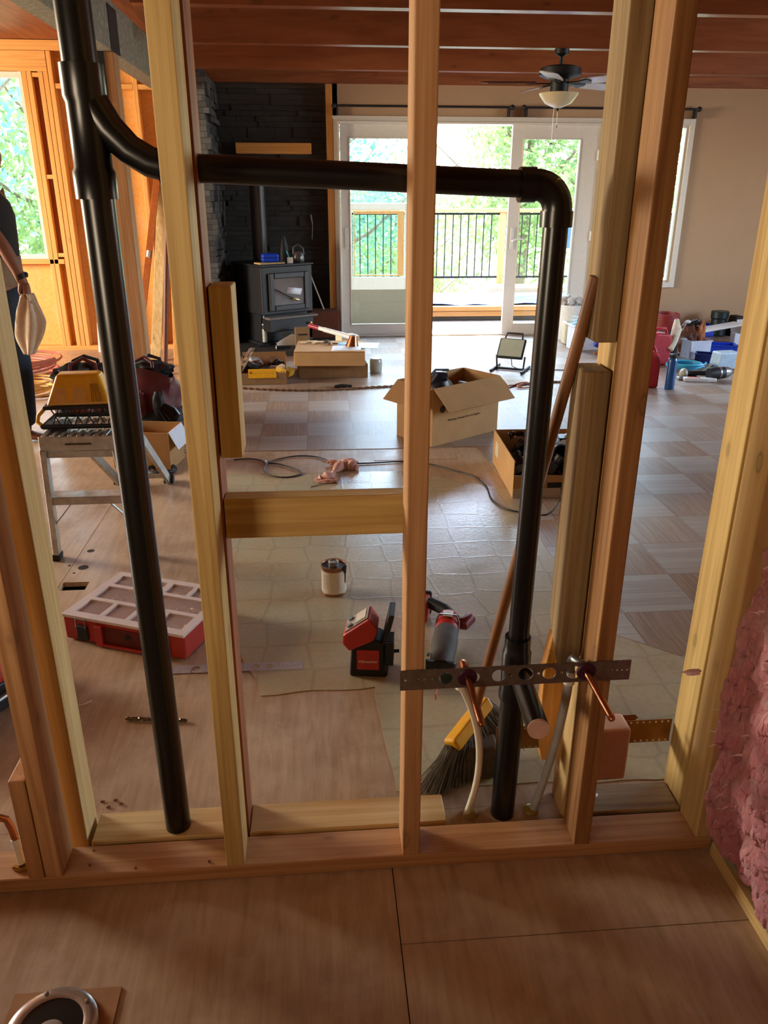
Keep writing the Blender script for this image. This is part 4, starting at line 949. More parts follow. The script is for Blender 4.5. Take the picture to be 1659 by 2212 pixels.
# yellow work lamp on the stool
ZS = H_+.004
t = thing('work_lamp', 'yellow and black work lamp on the aluminium stool, yellow hood above a wire cage', 'lamp', (-1.005, 3.36, ZS), R_(4))
m = MB()
b0, b1, zb_, zt_ = (.13, .085), (.085, .05), .095, .215
vs = [(-b0[0], -b0[1], zb_), (b0[0], -b0[1], zb_), (b0[0], b0[1], zb_), (-b0[0], b0[1], zb_), (-b1[0], -b1[1]+.02, zt_), (b1[0], -b1[1]+.02, zt_), (b1[0], b1[1], zt_), (-b1[0], b1[1], zt_)]
m.hexa(vs); m.build('hood', YELP, t, bevel=.012, seg=3)
for i, (x0, x1) in enumerate(((-.098, -.045), (-.025, .035))):
    m = MB(); m._a([(x0, -.0795, .108), (x1, -.0795, .108), (x1-.004, -.054, .165), (x0+.006, -.054, .165)], [(0, 1, 2, 3)]); m.build('warning_label', plain('faded_label', 'd9a558', .7), t, solid=.0012)
m = MB()
for i in range(6): m.bar((.055+.009*i, -.081, .11), (.050+.006*i, -.048, .178), .003, .003)
m.build('vent_slots', plain('dark_yellow', 'a5780e', .6), t)
m = MB(); m.box((-.142, -.098, .083), (.142, .098, .097)); m.build('rim', BLKM, t, bevel=.004)
m = MB()
for i in range(6):
    x = -.11+i*.044
    m.tube([(x, -.09, .085), (x+.03, -.092, .02)], .0028, 6); m.tube([(x+.03, -.09, .085), (x, -.092, .02)], .0028, 6)
m.build('wire_cage', BLKM, t)
m = MB(); m.tube([(-.15, -.10, .014), (.12, -.11, .012), (.135, .08, .012), (-.14, .09, .014), (-.15, -.10, .014)], .010, 8); m.box((-.15, -.105, .004), (-.06, -.03, .022)); m.build('stand', BLKM, t)
m = MB(); m.tube([(-.135, -.05, .09), (-.168, -.07, .055), (-.172, -.08, .03), (-.150, -.09, .014)], .0085, 10); m.build('bent_handle', YELP, t)
m = MB(); m.tube([(.10, .05, .09), (.17, .05, .12), (.22, .02, .16), (.23, -.02, .10), (.20, -.05, .04), (.17, -.02, .005)], .0055, 8); m.build('power_cord', PAPER, t)

# red and black tool bags
def bag(c, sx_, sy_, sz, rz, lab, seed):
    V_ = V
    t = thing('tool_bag', lab, 'bag', (c[0], c[1], 0), rz, 'red and black tool bags')
    RB = plain('red_nylon', '5e1a1c', .42, var=.35, vs=9); BB = plain('black_nylon', '1c1b1e', .6, var=.3)
    def shp(mb, x0, x1, grow, z0=0.0, z1=1.0):
        mb.sm = True; n, k = 28, 14
        def f(u, v):
            a = u*2*math.pi; z = z0+(z1-z0)*v; ex = .5
            cx = math.copysign(abs(math.cos(a))**ex, math.cos(a)); cy = math.copysign(abs(math.sin(a))**ex, math.sin(a))
            pinch = 1-.30*max(0, (z-.45)/.55)**1.6; wob = 1+.20*noise.noise(V((cx*1.6+seed, cy*1.6, z*3)))+.05*noise.noise(V((cx*6+seed, cy*5, z*9)))
            return V((cx*sx_/2*wob*grow*(1-.10*max(0, z-.6)), cy*sy_/2*pinch*wob*grow, z*sz*(1+.12*noise.noise(V((cx*1.5, seed, 2)))-.22*abs(cx)**3)))
        mb.sheet(f, n, k)
        o = len(mb.v)
    m = MB(); shp(m, 0, 1, 1.0); m.build('body', RB, t)
    m = MB(); m.blob((0, 0, sz*.90), 1, (sx_*.45, sy_*.36, sz*.17), seed, .45, 2.4, 4); m.build('top_panel', BB, t)
    m = MB(); shp(m, 0, 1, 1.03, 0, .28); m.build('base', BB, t)
    for x in (-.32, 0.0, .32):
        m = MB(); m.blob((x*sx_, -sy_*.50, sz*.42), 1, (sx_*.11, .03, sz*.22), seed+x, .2, 3, 3); m.build('pocket', BB if x else RB, t)
    for s_ in (-1, 1):
        m = MB(); m.tube([(-.22*sx_, s_*sy_*.3, sz*.8), (-.18*sx_, s_*sy_*.22, sz*1.08), (0, s_*sy_*.12, sz*1.15), (.18*sx_, s_*sy_*.22, sz*1.08), (.22*sx_, s_*sy_*.3, sz*.8)], .012, 8); m.build('strap', BB if s_ > 0 else RB, t)
    m = MB(); m.tube([(-.45*sx_, 0, sz*.96), (0, 0, sz*1.06), (.45*sx_, 0, sz*.96)], .010, 8); m.build('zip', BLKM, t)
    return t
bag((-1.46, 5.02), .40, .32, .47, R_(8), 'larger red and black tool bag behind the yellow lamp, left of the black stack', 1)
bag((-1.17, 5.45), .36, .30, .40, R_(-12), 'smaller red and black tool bag seen just right of the black stack', 5)
m = MB(); c = P(367, 893, 5.1); m.tube([c+V((-.05, .0, .05)), c, c+V((.03, -.02, -.03)), c+V((.035, -.02, -.045))], [.03, .055, .05, .02], 16)
tag(m.build('hand_torch', BLK, origin=(c.x, c.y, c.z)), 'shiny black torch head poking out below the right tool bag', 'torch')
t = thing('paper_carton', 'tan open carton standing behind the stool legs', 'carton', (-1.02, 4.55, 0), R_(-10))
m = MB(); m.box((-.17, -.12, 0), (.17, -.115, .22)); m.box((-.17, .115, 0), (.17, .12, .22)); m.box((-.17, -.115, 0), (-.165, .115, .22)); m.box((.165, -.115, 0), (.17, .115, .22)); m.box((-.165, -.115, 0), (.165, .115, .004)); m.build('body', CARD, t)
m = MB(); m.bar((.17, 0, .22), (.22, 0, .12), .22, .004); m.build('flap', PAPER, t)
c = G(350, 1018); m = MB(); m.tube([c+V((.075*math.cos(a*.35), .06*math.sin(a*.35), .012+.004*math.sin(a))) for a in range(19)], .012, 8, cap=False)
tag(m.build('strap_loop', BLKM, None), 'black ring of strapping on the plywood beside the stool foot', 'strap')
m = MB(); c = G(362, 945); m.box((-.05, -.04, 0), (.05, .04, .06), R=Matrix.Translation(c) @ Matrix.Rotation(R_(25), 4, 'Z')); m.box((-.035, -.03, .06), (.03, .03, .075), R=Matrix.Translation(c) @ Matrix.Rotation(R_(25), 4, 'Z'))
tag(m.build('battery_pack', BLKC, bevel=.006, seg=2, origin=c), 'black battery pack on the plywood by the right tool bag', 'battery')
m = MB(); pts = [G(365, 972, .004), G(380, 965, .004), G(398, 972, .004), G(425, 985, .004)]; m.tube(pts, .004, 6); tag(m.build('extension_lead', BLKM), 'short run of dark lead behind the left front stud', 'cord')

# ------------------------------------------------------------------ black flex cord with loop, and pink rag
pts = [(505, 993), (535, 991), (562, 994), (574, 1003), (570, 1016), (582, 1026), (615, 1031), (645, 1026), (650, 1020), (630, 1010), (600, 1002), (580, 1000), (592, 994), (640, 985), (685, 987), (720, 998), (780, 1001), (868, 997), (925, 1002), (975, 1015), (1020, 1028), (1050, 1050), (1062, 1078), (1090, 1098), (1130, 1107), (1180, 1112), (1207, 1098), (1210, 1078), (1198, 1056), (1185, 1040)]
def smooth(p, k=4):
    out = []
    for i in range(len(p)-1):
        a, b, c, d = p[max(i-1, 0)], p[i], p[i+1], p[min(i+2, len(p)-1)]
        for j in range(k):
            u = j/k; out.append(.5*((2*b)+(c-a)*u+(2*a-5*b+4*c-d)*u*u+(3*b-a-3*c+d)*u**3))
    return out+[p[-1]]
W3 = [G(x, y, .0065) for x, y in pts]
for i in range(25, 30): W3[i].z = .0065+.03*(i-25)
m = MB(); m.tube(smooth(W3), .0042, 8); o = tag(m.build('flex_cord', BLKM), 'black flexible cord looping across the bare strip into the fittings box', 'cord')
c = G(574, 998, .010); m = MB(); m.tube([c+V((-.004, .02, 0)), c+V((.004, -.02, 0))], .008, 8); m.build('cord_tie', plain('pale_blue_tie', 'b8c8d8', .5), o)
t, o2 = wthing('pink_rag', 'twisted pink rag lying on the torn edge of the vinyl', 'rag', G(725, 1020))
m = MB(o2)
rp_ = smooth([G(688, 1037, .012), G(715, 1030, .02), G(722, 1018, .018), G(735, 1008, .02), G(745, 1002, .022), G(757, 1006, .02), G(772, 1012, .012)], 6)
m.tube([p+V((0, 0, .008*noise.noise(p*30))) for p in rp_], [max(.008, .02+.018*noise.noise(V((i*.6, 2, 3)))+.012*math.sin(i*.45)) for i in range(len(rp_))], 12)
m.blob(G(718, 998, .02), .03, (1.1, .6, .5), 4, .5, 3, 3); m.blob(G(706, 1036, .015), .05, (1.3, .7, .3), 6, .5, 3, 3); m.blob(G(752, 1000, .03), .045, (1.2, 1, .5), 8, .6, 3, 3)
m.build('cloth', plain('pink_rag_cloth', 'c99a8c', .9, var=.12, vs=60), t, smooth=True)
m = MB(); m.tube([G(672, 1052, .004), G(690, 1047, .006), G(706, 1043, .006)], .002, 6); tag(m.build('wire_offcut', BLKM), 'short dark wire sticking out under the pink rag', 'wire')

# ------------------------------------------------------------------ big cardboard box
t = thing('cardboard_box', 'large open cardboard box with printed side and flaps folded out', 'box', (.69, 4.72, .0035), R_(35))
LX, LY, LH = .60, .34, .37; th = .005
m = MB(); m.box((0, 0, 0), (LX, th, LH)); m.box((0, LY-th, 0), (LX, LY, LH)); m.box((0, th, 0), (th, LY-th, LH)); m.box((LX-th, th, 0), (LX, LY-th, LH)); m.box((th, th, 0), (LX-th, LY-th, .006)); m.build('body', CARD, t)
def flap(p, q, out, ln, taper=.02):
    p, q = V(p), V(q); d = (q-p).normalized(); o_ = V(out).normalized()*ln; n_ = d.cross(o_).normalized()*.003
    m = MB(); a, b, c_, e = p, q, q-d*taper+o_, p+d*taper+o_; m.hexa([a-n_, b-n_, c_-n_, e-n_, a+n_, b+n_, c_+n_, e+n_]); return m.build('flap', CARD, t)
flap((0.005, 0, LH), (LX-.005, 0, LH), (.10, -.66, -.66), .18, .0)
flap((0, LY-.005, LH), (0, .005, LH), (-.8, 0, -.58), .17, .02)
flap((LX, .005, LH), (LX, LY-.005, LH), (.75, 0, -.60), .17, .02)
flap((LX-.005, LY, LH), (.005, LY, LH), (0, .5, -.85), .16, .0)
text('Plumbing, Heating Electrical Supplies', .020, plain('box_ink', '3a2a1c', .8), t, (.28, -.0035, .150), (1, 0, 0), (0, 0, 1), 'lettering')
m = MB(); m.lathe([(.024, 0), (.024, .001), (0, .001)], (.085, -.001, .23), 20, axis=(0, -1, 0)); m.build('printed_emblem', plain('box_ink', '3a2a1c', .8), t)
m = MB(); m.box((.02, .02, .01), (.30, LY-.03, .20)); m.build('dark_contents', BLKC, t, bevel=.02)
bx = thing('pipe_fittings', 'dark plastic fittings and a black hose bend piled in the large cardboard box', 'fittings', (.72, 4.98, .22), R_(35))
m = MB(); m.blob((.02, -.06, .09), .075, (1.1, 1, 1.2), 3, .2, 2, 3); m.build('hose_bend', plain('navy_black_plastic', '0f1a26', .4), bx)
m = MB(); m.tube([(-.02, -.02, .10), (.02, -.05, .18), (.05, -.06, .17)], [.05, .045, .04], 16); m.build('elbow', plain('navy_black_plastic', '0f1a26', .4), bx)
m = MB(); m.box((.13, -.14, -.05), (.20, .06, .15), R=Matrix.Rotation(R_(20), 4, 'Y')); m.build('grey_case', plain('dark_grey_case', '3e4240', .4), bx, bevel=.01, seg=2)
m = MB(); m.box((.22, -.12, -.02), (.30, .02, .16), R=Matrix.Rotation(R_(12), 4, 'Y')); m.build('black_case', plain('slate_case', '4a4f50', .4), bx, bevel=.012, seg=2)
m = MB(); m.box((.09, -.17, .02), (.12, -.13, .05)); m.build('tan_block', CARD, bx)
m = MB(); m.tube([(.06, .10, .14), (.14, .12, .18), (.24, .10, .17)], .008, 8); m.build('bow', BLKM, bx)

# fittings box
t = thing('cardboard_box', 'low open cardboard box with a label, full of black drain fittings', 'box', (.99, 3.80, .0035), R_(-2))
LX, LY, LH = .44, .60, .20
m = MB(); m.box((0, 0, 0), (LX, th, LH*.62)); m.box((0, LY-th, 0), (LX, LY, LH)); m.box((0, th, 0), (th, LY-th, LH)); m.box((LX-th, th, 0), (LX, LY-th, LH)); m.box((th, th, 0), (LX-th, LY-th, .006)); m.build('body', CARD, t)
m = MB(); m.box((-.001, .44, .07), (.0, .53, .155)); m.build('shipping_label', plain('cream_label', 'cfc6a8', .6), t)
m = MB(); m.box((.18, -.001, .055), (LX, 0, .085)); m.build('black_stripe', BLKM, t); m = MB(); m.box((.0, -.001, .0), (LX, 0, .052)); m.build('white_stripe', plain('pale_print', 'c7b8a4', .7), t)
random.seed(31)
FIT = []
def fitting(k, p, rz, tilt, s_):
    o = thing('drain_fitting', ('black elbow fitting piled in the low cardboard box', 'black coupling ring piled in the low cardboard box', 'silvery grey fitting piled in the low cardboard box')[k], 'fitting', p, rz, ('black elbows in the fittings box', 'black couplings in the fittings box', 'grey fittings in the fittings box')[k])
    o.rotation_euler = (tilt, tilt*.6, rz)
    m = MB(); mt = BLK if k < 2 else plain('silver_grey_plastic', '9aa4ac', .25)
    if k in (0, 2):
        m.tube([V((-.05, 0, 0))*s_, V((-.01, 0, 0))*s_, V((.02, 0, .012))*s_, V((.03, 0, .04))*s_, V((.03, 0, .07))*s_], .03*s_, 16)
        m.tube([V((-.055, 0, 0))*s_, V((-.03, 0, 0))*s_], .036*s_, 16); m.tube([V((.03, 0, .05))*s_, V((.03, 0, .075))*s_], .036*s_, 16)
    else:
        m.lathe([(.040*s_, 0), (.046*s_, .0), (.046*s_, .045*s_), (.040*s_, .045*s_), (.036*s_, .02*s_), (.040*s_, 0)], (0, 0, 0), 20)
    m.build('fitting_body', mt, o)
for i in range(20):
    x, y = 1.06+random.random()*.32, 3.87+random.random()*.46
    fitting(0 if i % 3 else 1, (x, y, .05+random.random()*.085), random.uniform(0, 6.28), random.uniform(-.9, .9), random.uniform(.8, 1.15))
fitting(2, (1.33, 4.20, .17), .6, .8, 1.2); fitting(2, (1.36, 4.08, .15), 2.4, -.6, .9); fitting(1, (1.27, 4.00, .16), 0, 1.0, 1.3); fitting(0, (1.22, 3.90, .13), 1.0, .5, 1.0)
m = MB(); m.sheet(lambda u, v: V((1.08+u*.16, 4.28+v*.10, .19+.03*noise.noise(V((u*5, v*5, 2))))), 14, 10); tag(m.build('plastic_bag', mat_glass('crumpled_film', (.8, .82, .84, 1)), smooth=True, solid=.001), 'crumpled clear plastic bag on top of the black fittings', 'bag')

# ------------------------------------------------------------------ twisted cord across the parquet
m = MB(); a, b = G(480, 838, .008), G(872, 843, .008); a2 = G(1250, 828, .008)
pl_ = [G(440, 834, .01)]+[G(x, 838+5*math.sin(x*.012), .010) for x in range(470, 890, 12)]+[G(x, 846-.055*(x-890)+4*math.sin(x*.02), .010) for x in range(900, 1260, 12)]
ls = []
for ph in (0, math.pi):
    q = []
    sp_ = smooth(pl_, 5)
    for i, p in enumerate(sp_): q.append(p+V((0, .014*math.cos(i*.55+ph), .006*math.sin(i*.55+ph))))
    m.tube(q, .0062, 6)
tag(m.build('twisted_cord', plain('brown_cord', '6e4a2a', .7)), 'brown twisted cord stretched across the parquet in front of the boxes', 'cord')
m = MB(); c = G(1115, 832, .01); m.tube(smooth([G(1085, 843, .012), G(1120, 828, .012), G(1140, 826, .012), G(1118, 833, .02), G(1125, 838, .012), G(1150, 836, .012)], 5), .006, 6)
tag(m.build('orange_cord', plain('orange_cord', 'b05a34', .6)), 'orange cord with a small loop on the floor behind the riser', 'cord')
t = thing('utility_knife', 'black handled knife lying on the parquet in front of the flat boxes', 'knife', G(728, 838, .004), R_(2))
m = MB(); m.tube([(-.02, 0, .012), (.04, 0, .016), (.12, 0, .012)], [.012, .018, .012], 10); m.build('handle', BLKM, t); m = MB(); m.prism([(-.15, 0), (-.02, -.012), (-.02, .014)], .008, .011); m.build('blade', plain('dull_blade', '8a7a68', .4, metal=.8), t)

# ------------------------------------------------------------------ flat brown boxes and what lies on them
Yf = 6.72
t = thing('flat_box', 'lower of two flat brown cardboard boxes with black feet marks', 'box', (-.20, Yf, .0035), R_(3))
m = MB(); m.box((0.02, 0, 0), (.615, .46, .115)); m.build('body', CARDD, t, bevel=.003)
t = thing('flat_box', 'upper flat brown cardboard box holding the copper cone and papers', 'box', (-.215, Yf-.03, .120), R_(-3))
m = MB(); m.box((0, 0, 0), (.60, .52, .125)); m.build('body', CARD, t, bevel=.003)
m = MB(); m.box((.0, -.001, .118), (.595, .0, .123)); m.build('lid_edge', KRAFT, t)
zz = .247
m = MB(); m.box((.0, 0, 0), (.36, .26, .003), R=Matrix.Translation((.14, 6.82, zz)) @ Matrix.Rotation(R_(-8), 4, 'Z')); tag(m.build('blue_sheet', plain('pale_blue_sheet', '8fc4e0', .35), origin=(.3, 6.9, zz)), 'pale blue glossy sheet under the copper cone on the upper flat box', 'sheet')
m = MB(); m.sheet(lambda u, v: V((.10+u*.25+.02*v, 6.70+v*.17, zz+.006+.012*(1-v)**3*-1+.004)), 8, 8); tag(m.build('paper_sheet', PAPER, solid=.001), 'white printed sheet drooping over the front edge of the upper flat box', 'paper')
m = MB(Matrix.Translation((.285, 6.86, zz+.004)) @ Matrix.Rotation(R_(8), 4, 'Y')); m.lathe([(.060, 0), (.030, .095), (.026, .095), (.055, .0)], (0, 0, 0), 28); tag(m.build('copper_cone', COPPER, origin=(.285, 6.86, zz)), 'small shiny copper cone standing on the blue sheet', 'cone')
m = MB(); m.bar((.08, 7.0, zz+.012), (.10, 7.0, zz+.012), .07, .02); m.blob((.06, 7.03, zz+.018), .022, (1.6, .8, .8), 2, .1, 2, 2); tag(m.build('steel_fitting', GREY, origin=(.06, 7.03, zz)), 'small grey steel fitting beside the blue sheet on the upper box', 'fitting')
m = MB(); random.seed(8)
for i in range(14):
    p = V((-.15+random.random()*.30, 7.03+random.random()*.12, zz+.004)); m.blob(p, .022, (1.4, 1, .25), i, .5, 3, 2)
o = tag(m.build('wood_shavings', plain('pale_shavings', 'd8c296', .9)), 'pale wood shavings along the back of the upper flat box', 'shavings'); o['kind'] = 'stuff'
t, o2 = wthing('red_tipped_tube', 'long white tube with a red end lying over the upper flat box', 'tube', (.1, 7.1, .3))
A0, A1 = P(668, 703, 7.25), P(765, 730, 6.98); dd = (A1-A0)
m = MB(o2); m.tube([A0, A0+dd*.22], .020, 16); m.build('red_cap', plain('dark_red_cap', 'a02c3a', .4), t)
m = MB(o2); m.tube([A0+dd*.22, A0+dd*.33, A0+dd*.331, A1], [.0175, .0175, .021, .021], 16); m.build('tube_body', WPL, t)
c = G(750, 735, .12)
t = thing('instruction_box', 'open cream carton with loose flaps behind the copper cone', 'carton', (.27, 7.40, .0035), R_(20))
m = MB(); m.box((-.08, -.04, 0), (.10, .12, .25)); m.build('body', plain('cream_carton', 'd9cfae', .7), t, bevel=.003); m = MB(); m.bar((-.08, .04, .25), (-.12, .04, .30), .15, .004); m.build('flap', plain('cream_carton', 'd9cfae', .7), t)
m = MB(); m.box((-.06, -.0415, .10), (.0, -.04, .17)); m.build('grey_label', plain('grey_print', 'a8aaa6', .6), t)
m = MB(); m.lathe([(.050, 0), (.055, .02), (.055, .10), (.045, .12), (0, .12)], (.50, 6.98, .0035), 20); tag(m.build('glass_jar', plain('dull_glass_jar', 'b8bcb8', .15), origin=(.5, 6.98, 0)), 'small grey jar on the floor right of the flat boxes', 'jar')
m = MB(); m.bar((.36, 7.30, .262), (.52, 7.34, .255), .02, .014); tag(m.build('pliers', BLKM), 'black handled tool behind the copper cone at the box edge', 'tool') if False else None

# basket of odds and ends with yellow tags
t = thing('scrap_carton', 'open brown carton full of odds and ends beside the flat boxes', 'carton', (-.66, 6.52, .0035), R_(2))
m = MB(); w_, d_, h_ = .38, .55, .14; m.box((0, 0, 0), (w_, .004, h_*.7)); m.box((0, d_, 0), (w_, d_+.004, h_+.03)); m.box((0, 0, 0), (.004, d_, h_)); m.box((w_, 0, 0), (w_+.004, d_, h_)); m.box((0, 0, 0), (w_, d_, .004)); m.build('body', CARDD, t)
m = MB(); m.box((.07, -.02, .055), (.30, -.015, .130), R=Matrix.Rotation(R_(-12), 4, 'X')); o = m.build('yellow_tag', YELP, t)
m = MB(); m.lathe([(.011, 0), (.011, .001), (0, .001)], (.095, -.042, .112), 12, axis=(0, -1, 0)); m.build('tag_eyelet', KRAFT, o)
m = MB(); m.box((0, 0, 0), (.13, .10, .05), R=Matrix.Translation((.29, .06, .10)) @ Matrix.Rotation(R_(-25), 4, 'Z') @ Matrix.Rotation(R_(20), 4, 'Y')); m.build('yellow_carton', plain('yellow_card', 'c99a2c', .6), t, bevel=.003)
random.seed(13); 
for i in range(9):
    m = MB(); m.blob((.06+random.random()*.26, .08+random.random()*.4, .08+random.random()*.05), .045, (1.2, .9, .8), i, .5, 3, 2); m.build('scrap_piece', (plain('grey_scrap', '8a8c90', .5), plain('brown_scrap', '5a3a2c', .6), BLKM)[i % 3], t)
m = MB(); m.sheet(lambda u, v: V((-.03+u*.05+.10*v, .06+v*.30, .10+.14*v+.02*noise.noise(V((u*4, v*6, 1))))), 6, 12); m.build('torn_flap', plain('torn_card', 'a08468', .85), t, solid=.003)

# caulk tube, flashlight, hinge bracket, tools on the hearth
c = G(573, 745, .05)
t = thing('caulk_tube', 'white caulk cartridge standing upright in front of the stove', 'tube', (c.x, max(c.y, 7.80), .0505))
m = MB(); m.lathe([(.022, 0), (.024, .003), (.024, .205), (.020, .212), (.010, .214)], (0, 0, 0), 20); m.build('cartridge', plain('printed_white_tube', 'cfd0c6', .4, var=.2, vs=40), t)
m = MB(); m.lathe([(.0245, .16), (.0245, .20), (.0245, .20)], (0, 0, 0), 20); m.build('dark_band', BLKM, t)
m = MB(); m.lathe([(.010, .212), (.008, .235), (.004, .29), (0, .29)], (0, 0, 0), 14); m.build('nozzle', WPL, t)
c = G(612, 735, .052)
t = thing('hinge_bracket', 'bent white and grey metal bracket on the hearth beside the caulk tube', 'bracket', (c.x, 8.0, .0505), R_(15))
m = MB(); m.prism([(-.05, 0), (.14, .0), (.14, .11), (.11, .12), (-.05, .04)], -.01, .0, R=RX @ Matrix.Translation((0, 0, 0))); m.build('side_plate', WPL, t)
m = MB(); m.box((-.05, -.0, 0), (.14, .09, .006)); m.box((.02, .08, .005), (.13, .09, .12)); m.build('back_plate', GREY, t)
t = thing('flashlight', 'small black flashlight with a bright lens lying by the caulk tube', 'flashlight', (-.42, 7.86, .068), R_(20))
m = MB(); m.tube([(0, 0, 0), (.10, 0, 0), (.14, 0, 0)], [.017, .013, .013], 14); m.build('barrel', BLKM, t); m = MB(); m.tube([(-.004, 0, 0), (0, 0, 0)], .0155, 14); m.build('lens', WPL, t)
random.seed(17)
for i in range(7):
    x = -.55+i*.105; y = 7.85+random.random()*.3
    m = MB(Matrix.Translation((x, y, .054)) @ Matrix.Rotation(random.uniform(-.6, .6), 4, 'Z')); m.box((-.06, -.012, 0), (.06, .012, .016))
    tag(m.build('hand_tool', (BLKM, GREY, plain('dull_steel', '6d6f70', .4, metal=.7))[i % 3], bevel=.003, origin=(x, y, .054)), 'small dark hand tool among the clutter on the stove hearth', 'tool', 'hand tools on the hearth')

# ------------------------------------------------------------------ wood stove
sc = V((-.455, 8.42, .0505)); sr = R_(34)
t = thing('wood_stove', 'black wood stove turned towards the right with a glass door', 'stove', sc, sr)
STV = plain('stove_black', '111114', .5, var=.15); STV2 = plain('stove_door_grey', '2c2a2b', .45, var=.15)
SWd, SD, SH = .59, .56, .78
m = MB(); m.box((-SWd/2, -SD/2, .30), (SWd/2, SD/2, SH-.02)); m.build('firebox', STV, t, bevel=.008, seg=2)
m = MB(); m.box((-SWd/2-.015, -SD/2-.02, SH-.02), (SWd/2+.015, SD/2+.01, SH)); m.build('top_plate', STV, t, bevel=.005)
m = MB(); m.box((-SWd/2+.02, -SD/2+.08, 0.03), (SWd/2-.02, SD/2-.02, .30)); m.build('pedestal', STV, t)
m = MB(); m.box((-SWd/2-.01, -SD/2+.03, 0), (SWd/2+.01, SD/2, .03)); m.build('base_plate', STV, t, bevel=.004)
m = MB(); m.box((-SWd/2+.01, -SD/2-.11, .265), (SWd/2-.01, -SD/2, .285)); m.build('ash_lip', plain('dusty_ash_lip', '77706a', .6), t, bevel=.004)
m = MB(); m.box((-SWd/2+.03, -SD/2-.07, .14), (SWd/2-.04, -SD/2+.08, .262)); m.build('drawer', STV, t, bevel=.006)
m = MB(); m.tube([(SWd/2-.10, -SD/2-.07, .20), (SWd/2-.10, -SD/2-.105, .20)], .006, 8); m.lathe([(.0, .0), (.014, .004), (.014, .014), (0, .018)], (SWd/2-.10, -SD/2-.10, .20), 14, axis=(0, -1, 0)); m.build('brass_knob', BRASS, t)
dm = MB(); ring(dm, -.225, .235, .335, .70, .055, .055, .055, .055, -SD/2-.035, -SD/2); o = dm.build('door', STV2, t, bevel=.010, seg=3)
m = MB(); m.box((-.175, -SD/2-.02, .385), (.185, -SD/2-.014, .65)); m.build('door_glass', plain('sooty_glass', '6a5f58', .15, var=.25, vs=5), o)
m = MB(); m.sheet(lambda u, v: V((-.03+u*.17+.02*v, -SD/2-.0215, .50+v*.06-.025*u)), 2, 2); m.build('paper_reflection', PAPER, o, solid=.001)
m = MB(); m.tube([(-.17, -SD/2-.045, .55), (-.06, -SD/2-.07, .49), (.03, -SD/2-.07, .45)], .0065, 8); m.build('latch_rod', BLKM, o)
m = MB(); m.tube([(.015, -SD/2-.07, .455), (.06, -SD/2-.075, .44), (.085, -SD/2-.075, .432)], [.009, .018, .012], 12); m.build('coil_handle', plain('pale_brass', 'c8b890', .3, metal=.8), o)
fl_ = thing('stove_pipe', 'black stove flue pipe rising from the stove', 'pipe', (-.575, 8.60, .832)); 
m = MB(); m.lathe([(.082, 0), (.082, .02), (.078, .021), (.078, .80)], (0, 0, 0), 36); m.tube([(0, 0, .79), (0, .01, .84), (0, .05, .875), (0, .12, .89), (0, .36, .89)], .079, 28); m.build('flue', plain('grey_black_flue', '2b2b2e', .38, var=.1), fl_)
# things on the stove
ZT_ = .8305
c = P(580, 560, 8.25)
t = thing('blue_case', 'bright blue soft case on a thin board on the stove top', 'case', (-.46, 8.22, ZT_+.014), R_(12))
m = MB(); m.box((-.085, -.05, 0), (.085, .05, .082)); m.build('body', BLUEP, t, bevel=.022, seg=4); m = MB(); m.tube([(-.085, -.053, .045), (.085, -.053, .045)], .004, 6); m.build('zip', plain('dark_blue_zip', '08257a', .5), t)
m = MB(Matrix.Translation((-.47, 8.21, ZT_)) @ Matrix.Rotation(R_(30), 4, 'Z')); m.box((-.13, -.07, 0), (.14, .07, .012)); tag(m.build('thin_board', wPale('X'), origin=(-.47, 8.21, ZT_)), 'thin pale board under the blue case on the stove', 'board')
t = thing('pencil_cup', 'small white carton with a teal marker standing on the stove', 'cup', (-.265, 8.27, ZT_))
m = MB(); m.box((-.028, -.02, 0), (.028, .02, .055)); m.build('carton', WPL, t); m = MB(); m.tube([(-.012, 0, .05), (-.03, 0, .115)], .008, 8); m.build('marker', plain('teal_marker', '1c8a90', .4), t)
t = thing('kettle', 'old dark metal kettle on the back corner of the stove', 'kettle', (-.185, 8.42, ZT_))
m = MB(); m.lathe([(.055, 0), (.062, .02), (.055, .075), (.035, .10), (.0, .105)], (0, 0, 0), 20); m.build('body', plain('tarnished_steel', '6c6a68', .3, metal=.7), t)
m = MB(); m.tube([(-.05, 0, .07), (-.05, 0, .14), (0, 0, .17), (.05, 0, .13), (.055, 0, .07)], .008, 8); m.build('handle', plain('tarnished_steel', '6c6a68', .3, metal=.7), t)
m = MB(); m.tube([(-.05, 0, .05), (-.10, 0, .10), (-.11, 0, .105)], [.014, .008, .006], 8); m.build('spout', BLKM, t)
t = thing('fire_tool_stand', 'dark tapering hearth brush standing behind the kettle', 'brush', (-.33, 8.48, ZT_))
m = MB(); m.lathe([(.055, 0), (.05, .10), (.03, .20), (.012, .25), (0, .25)], (0, 0, 0), 16); m.build('brush', BLKM, t)
t, o2 = wthing('metal_trim', 'bent white metal trim leaning against the stone beside the stove', 'trim', (.0, 8.7, .1))
A0, A1, A2 = P(655, 593, 8.55), P(670, 592, 8.55), P(700, 668, 8.45)
m = MB(o2); m.bar(A0, A1, .03, .012); m.build('short_arm', WPL, t); m = MB(o2); m.bar(A1, A2, .03, .012, up=(1, 0, 0)); m.build('long_arm', WPL, t)
t = thing('brown_carton', 'plain brown carton between the stove and the sliding door', 'carton', (.04, 8.60, .0505), R_(4))
m = MB(); m.box((-.12, -.12, 0), (.17, .16, .27)); m.build('body', plain('red_brown_card', '6e3a24', .8), t, bevel=.003)
t = thing('small_carton', 'small tan carton with dark print in front of the stove drawer', 'carton', (-.16, 7.98, .0505), R_(8))
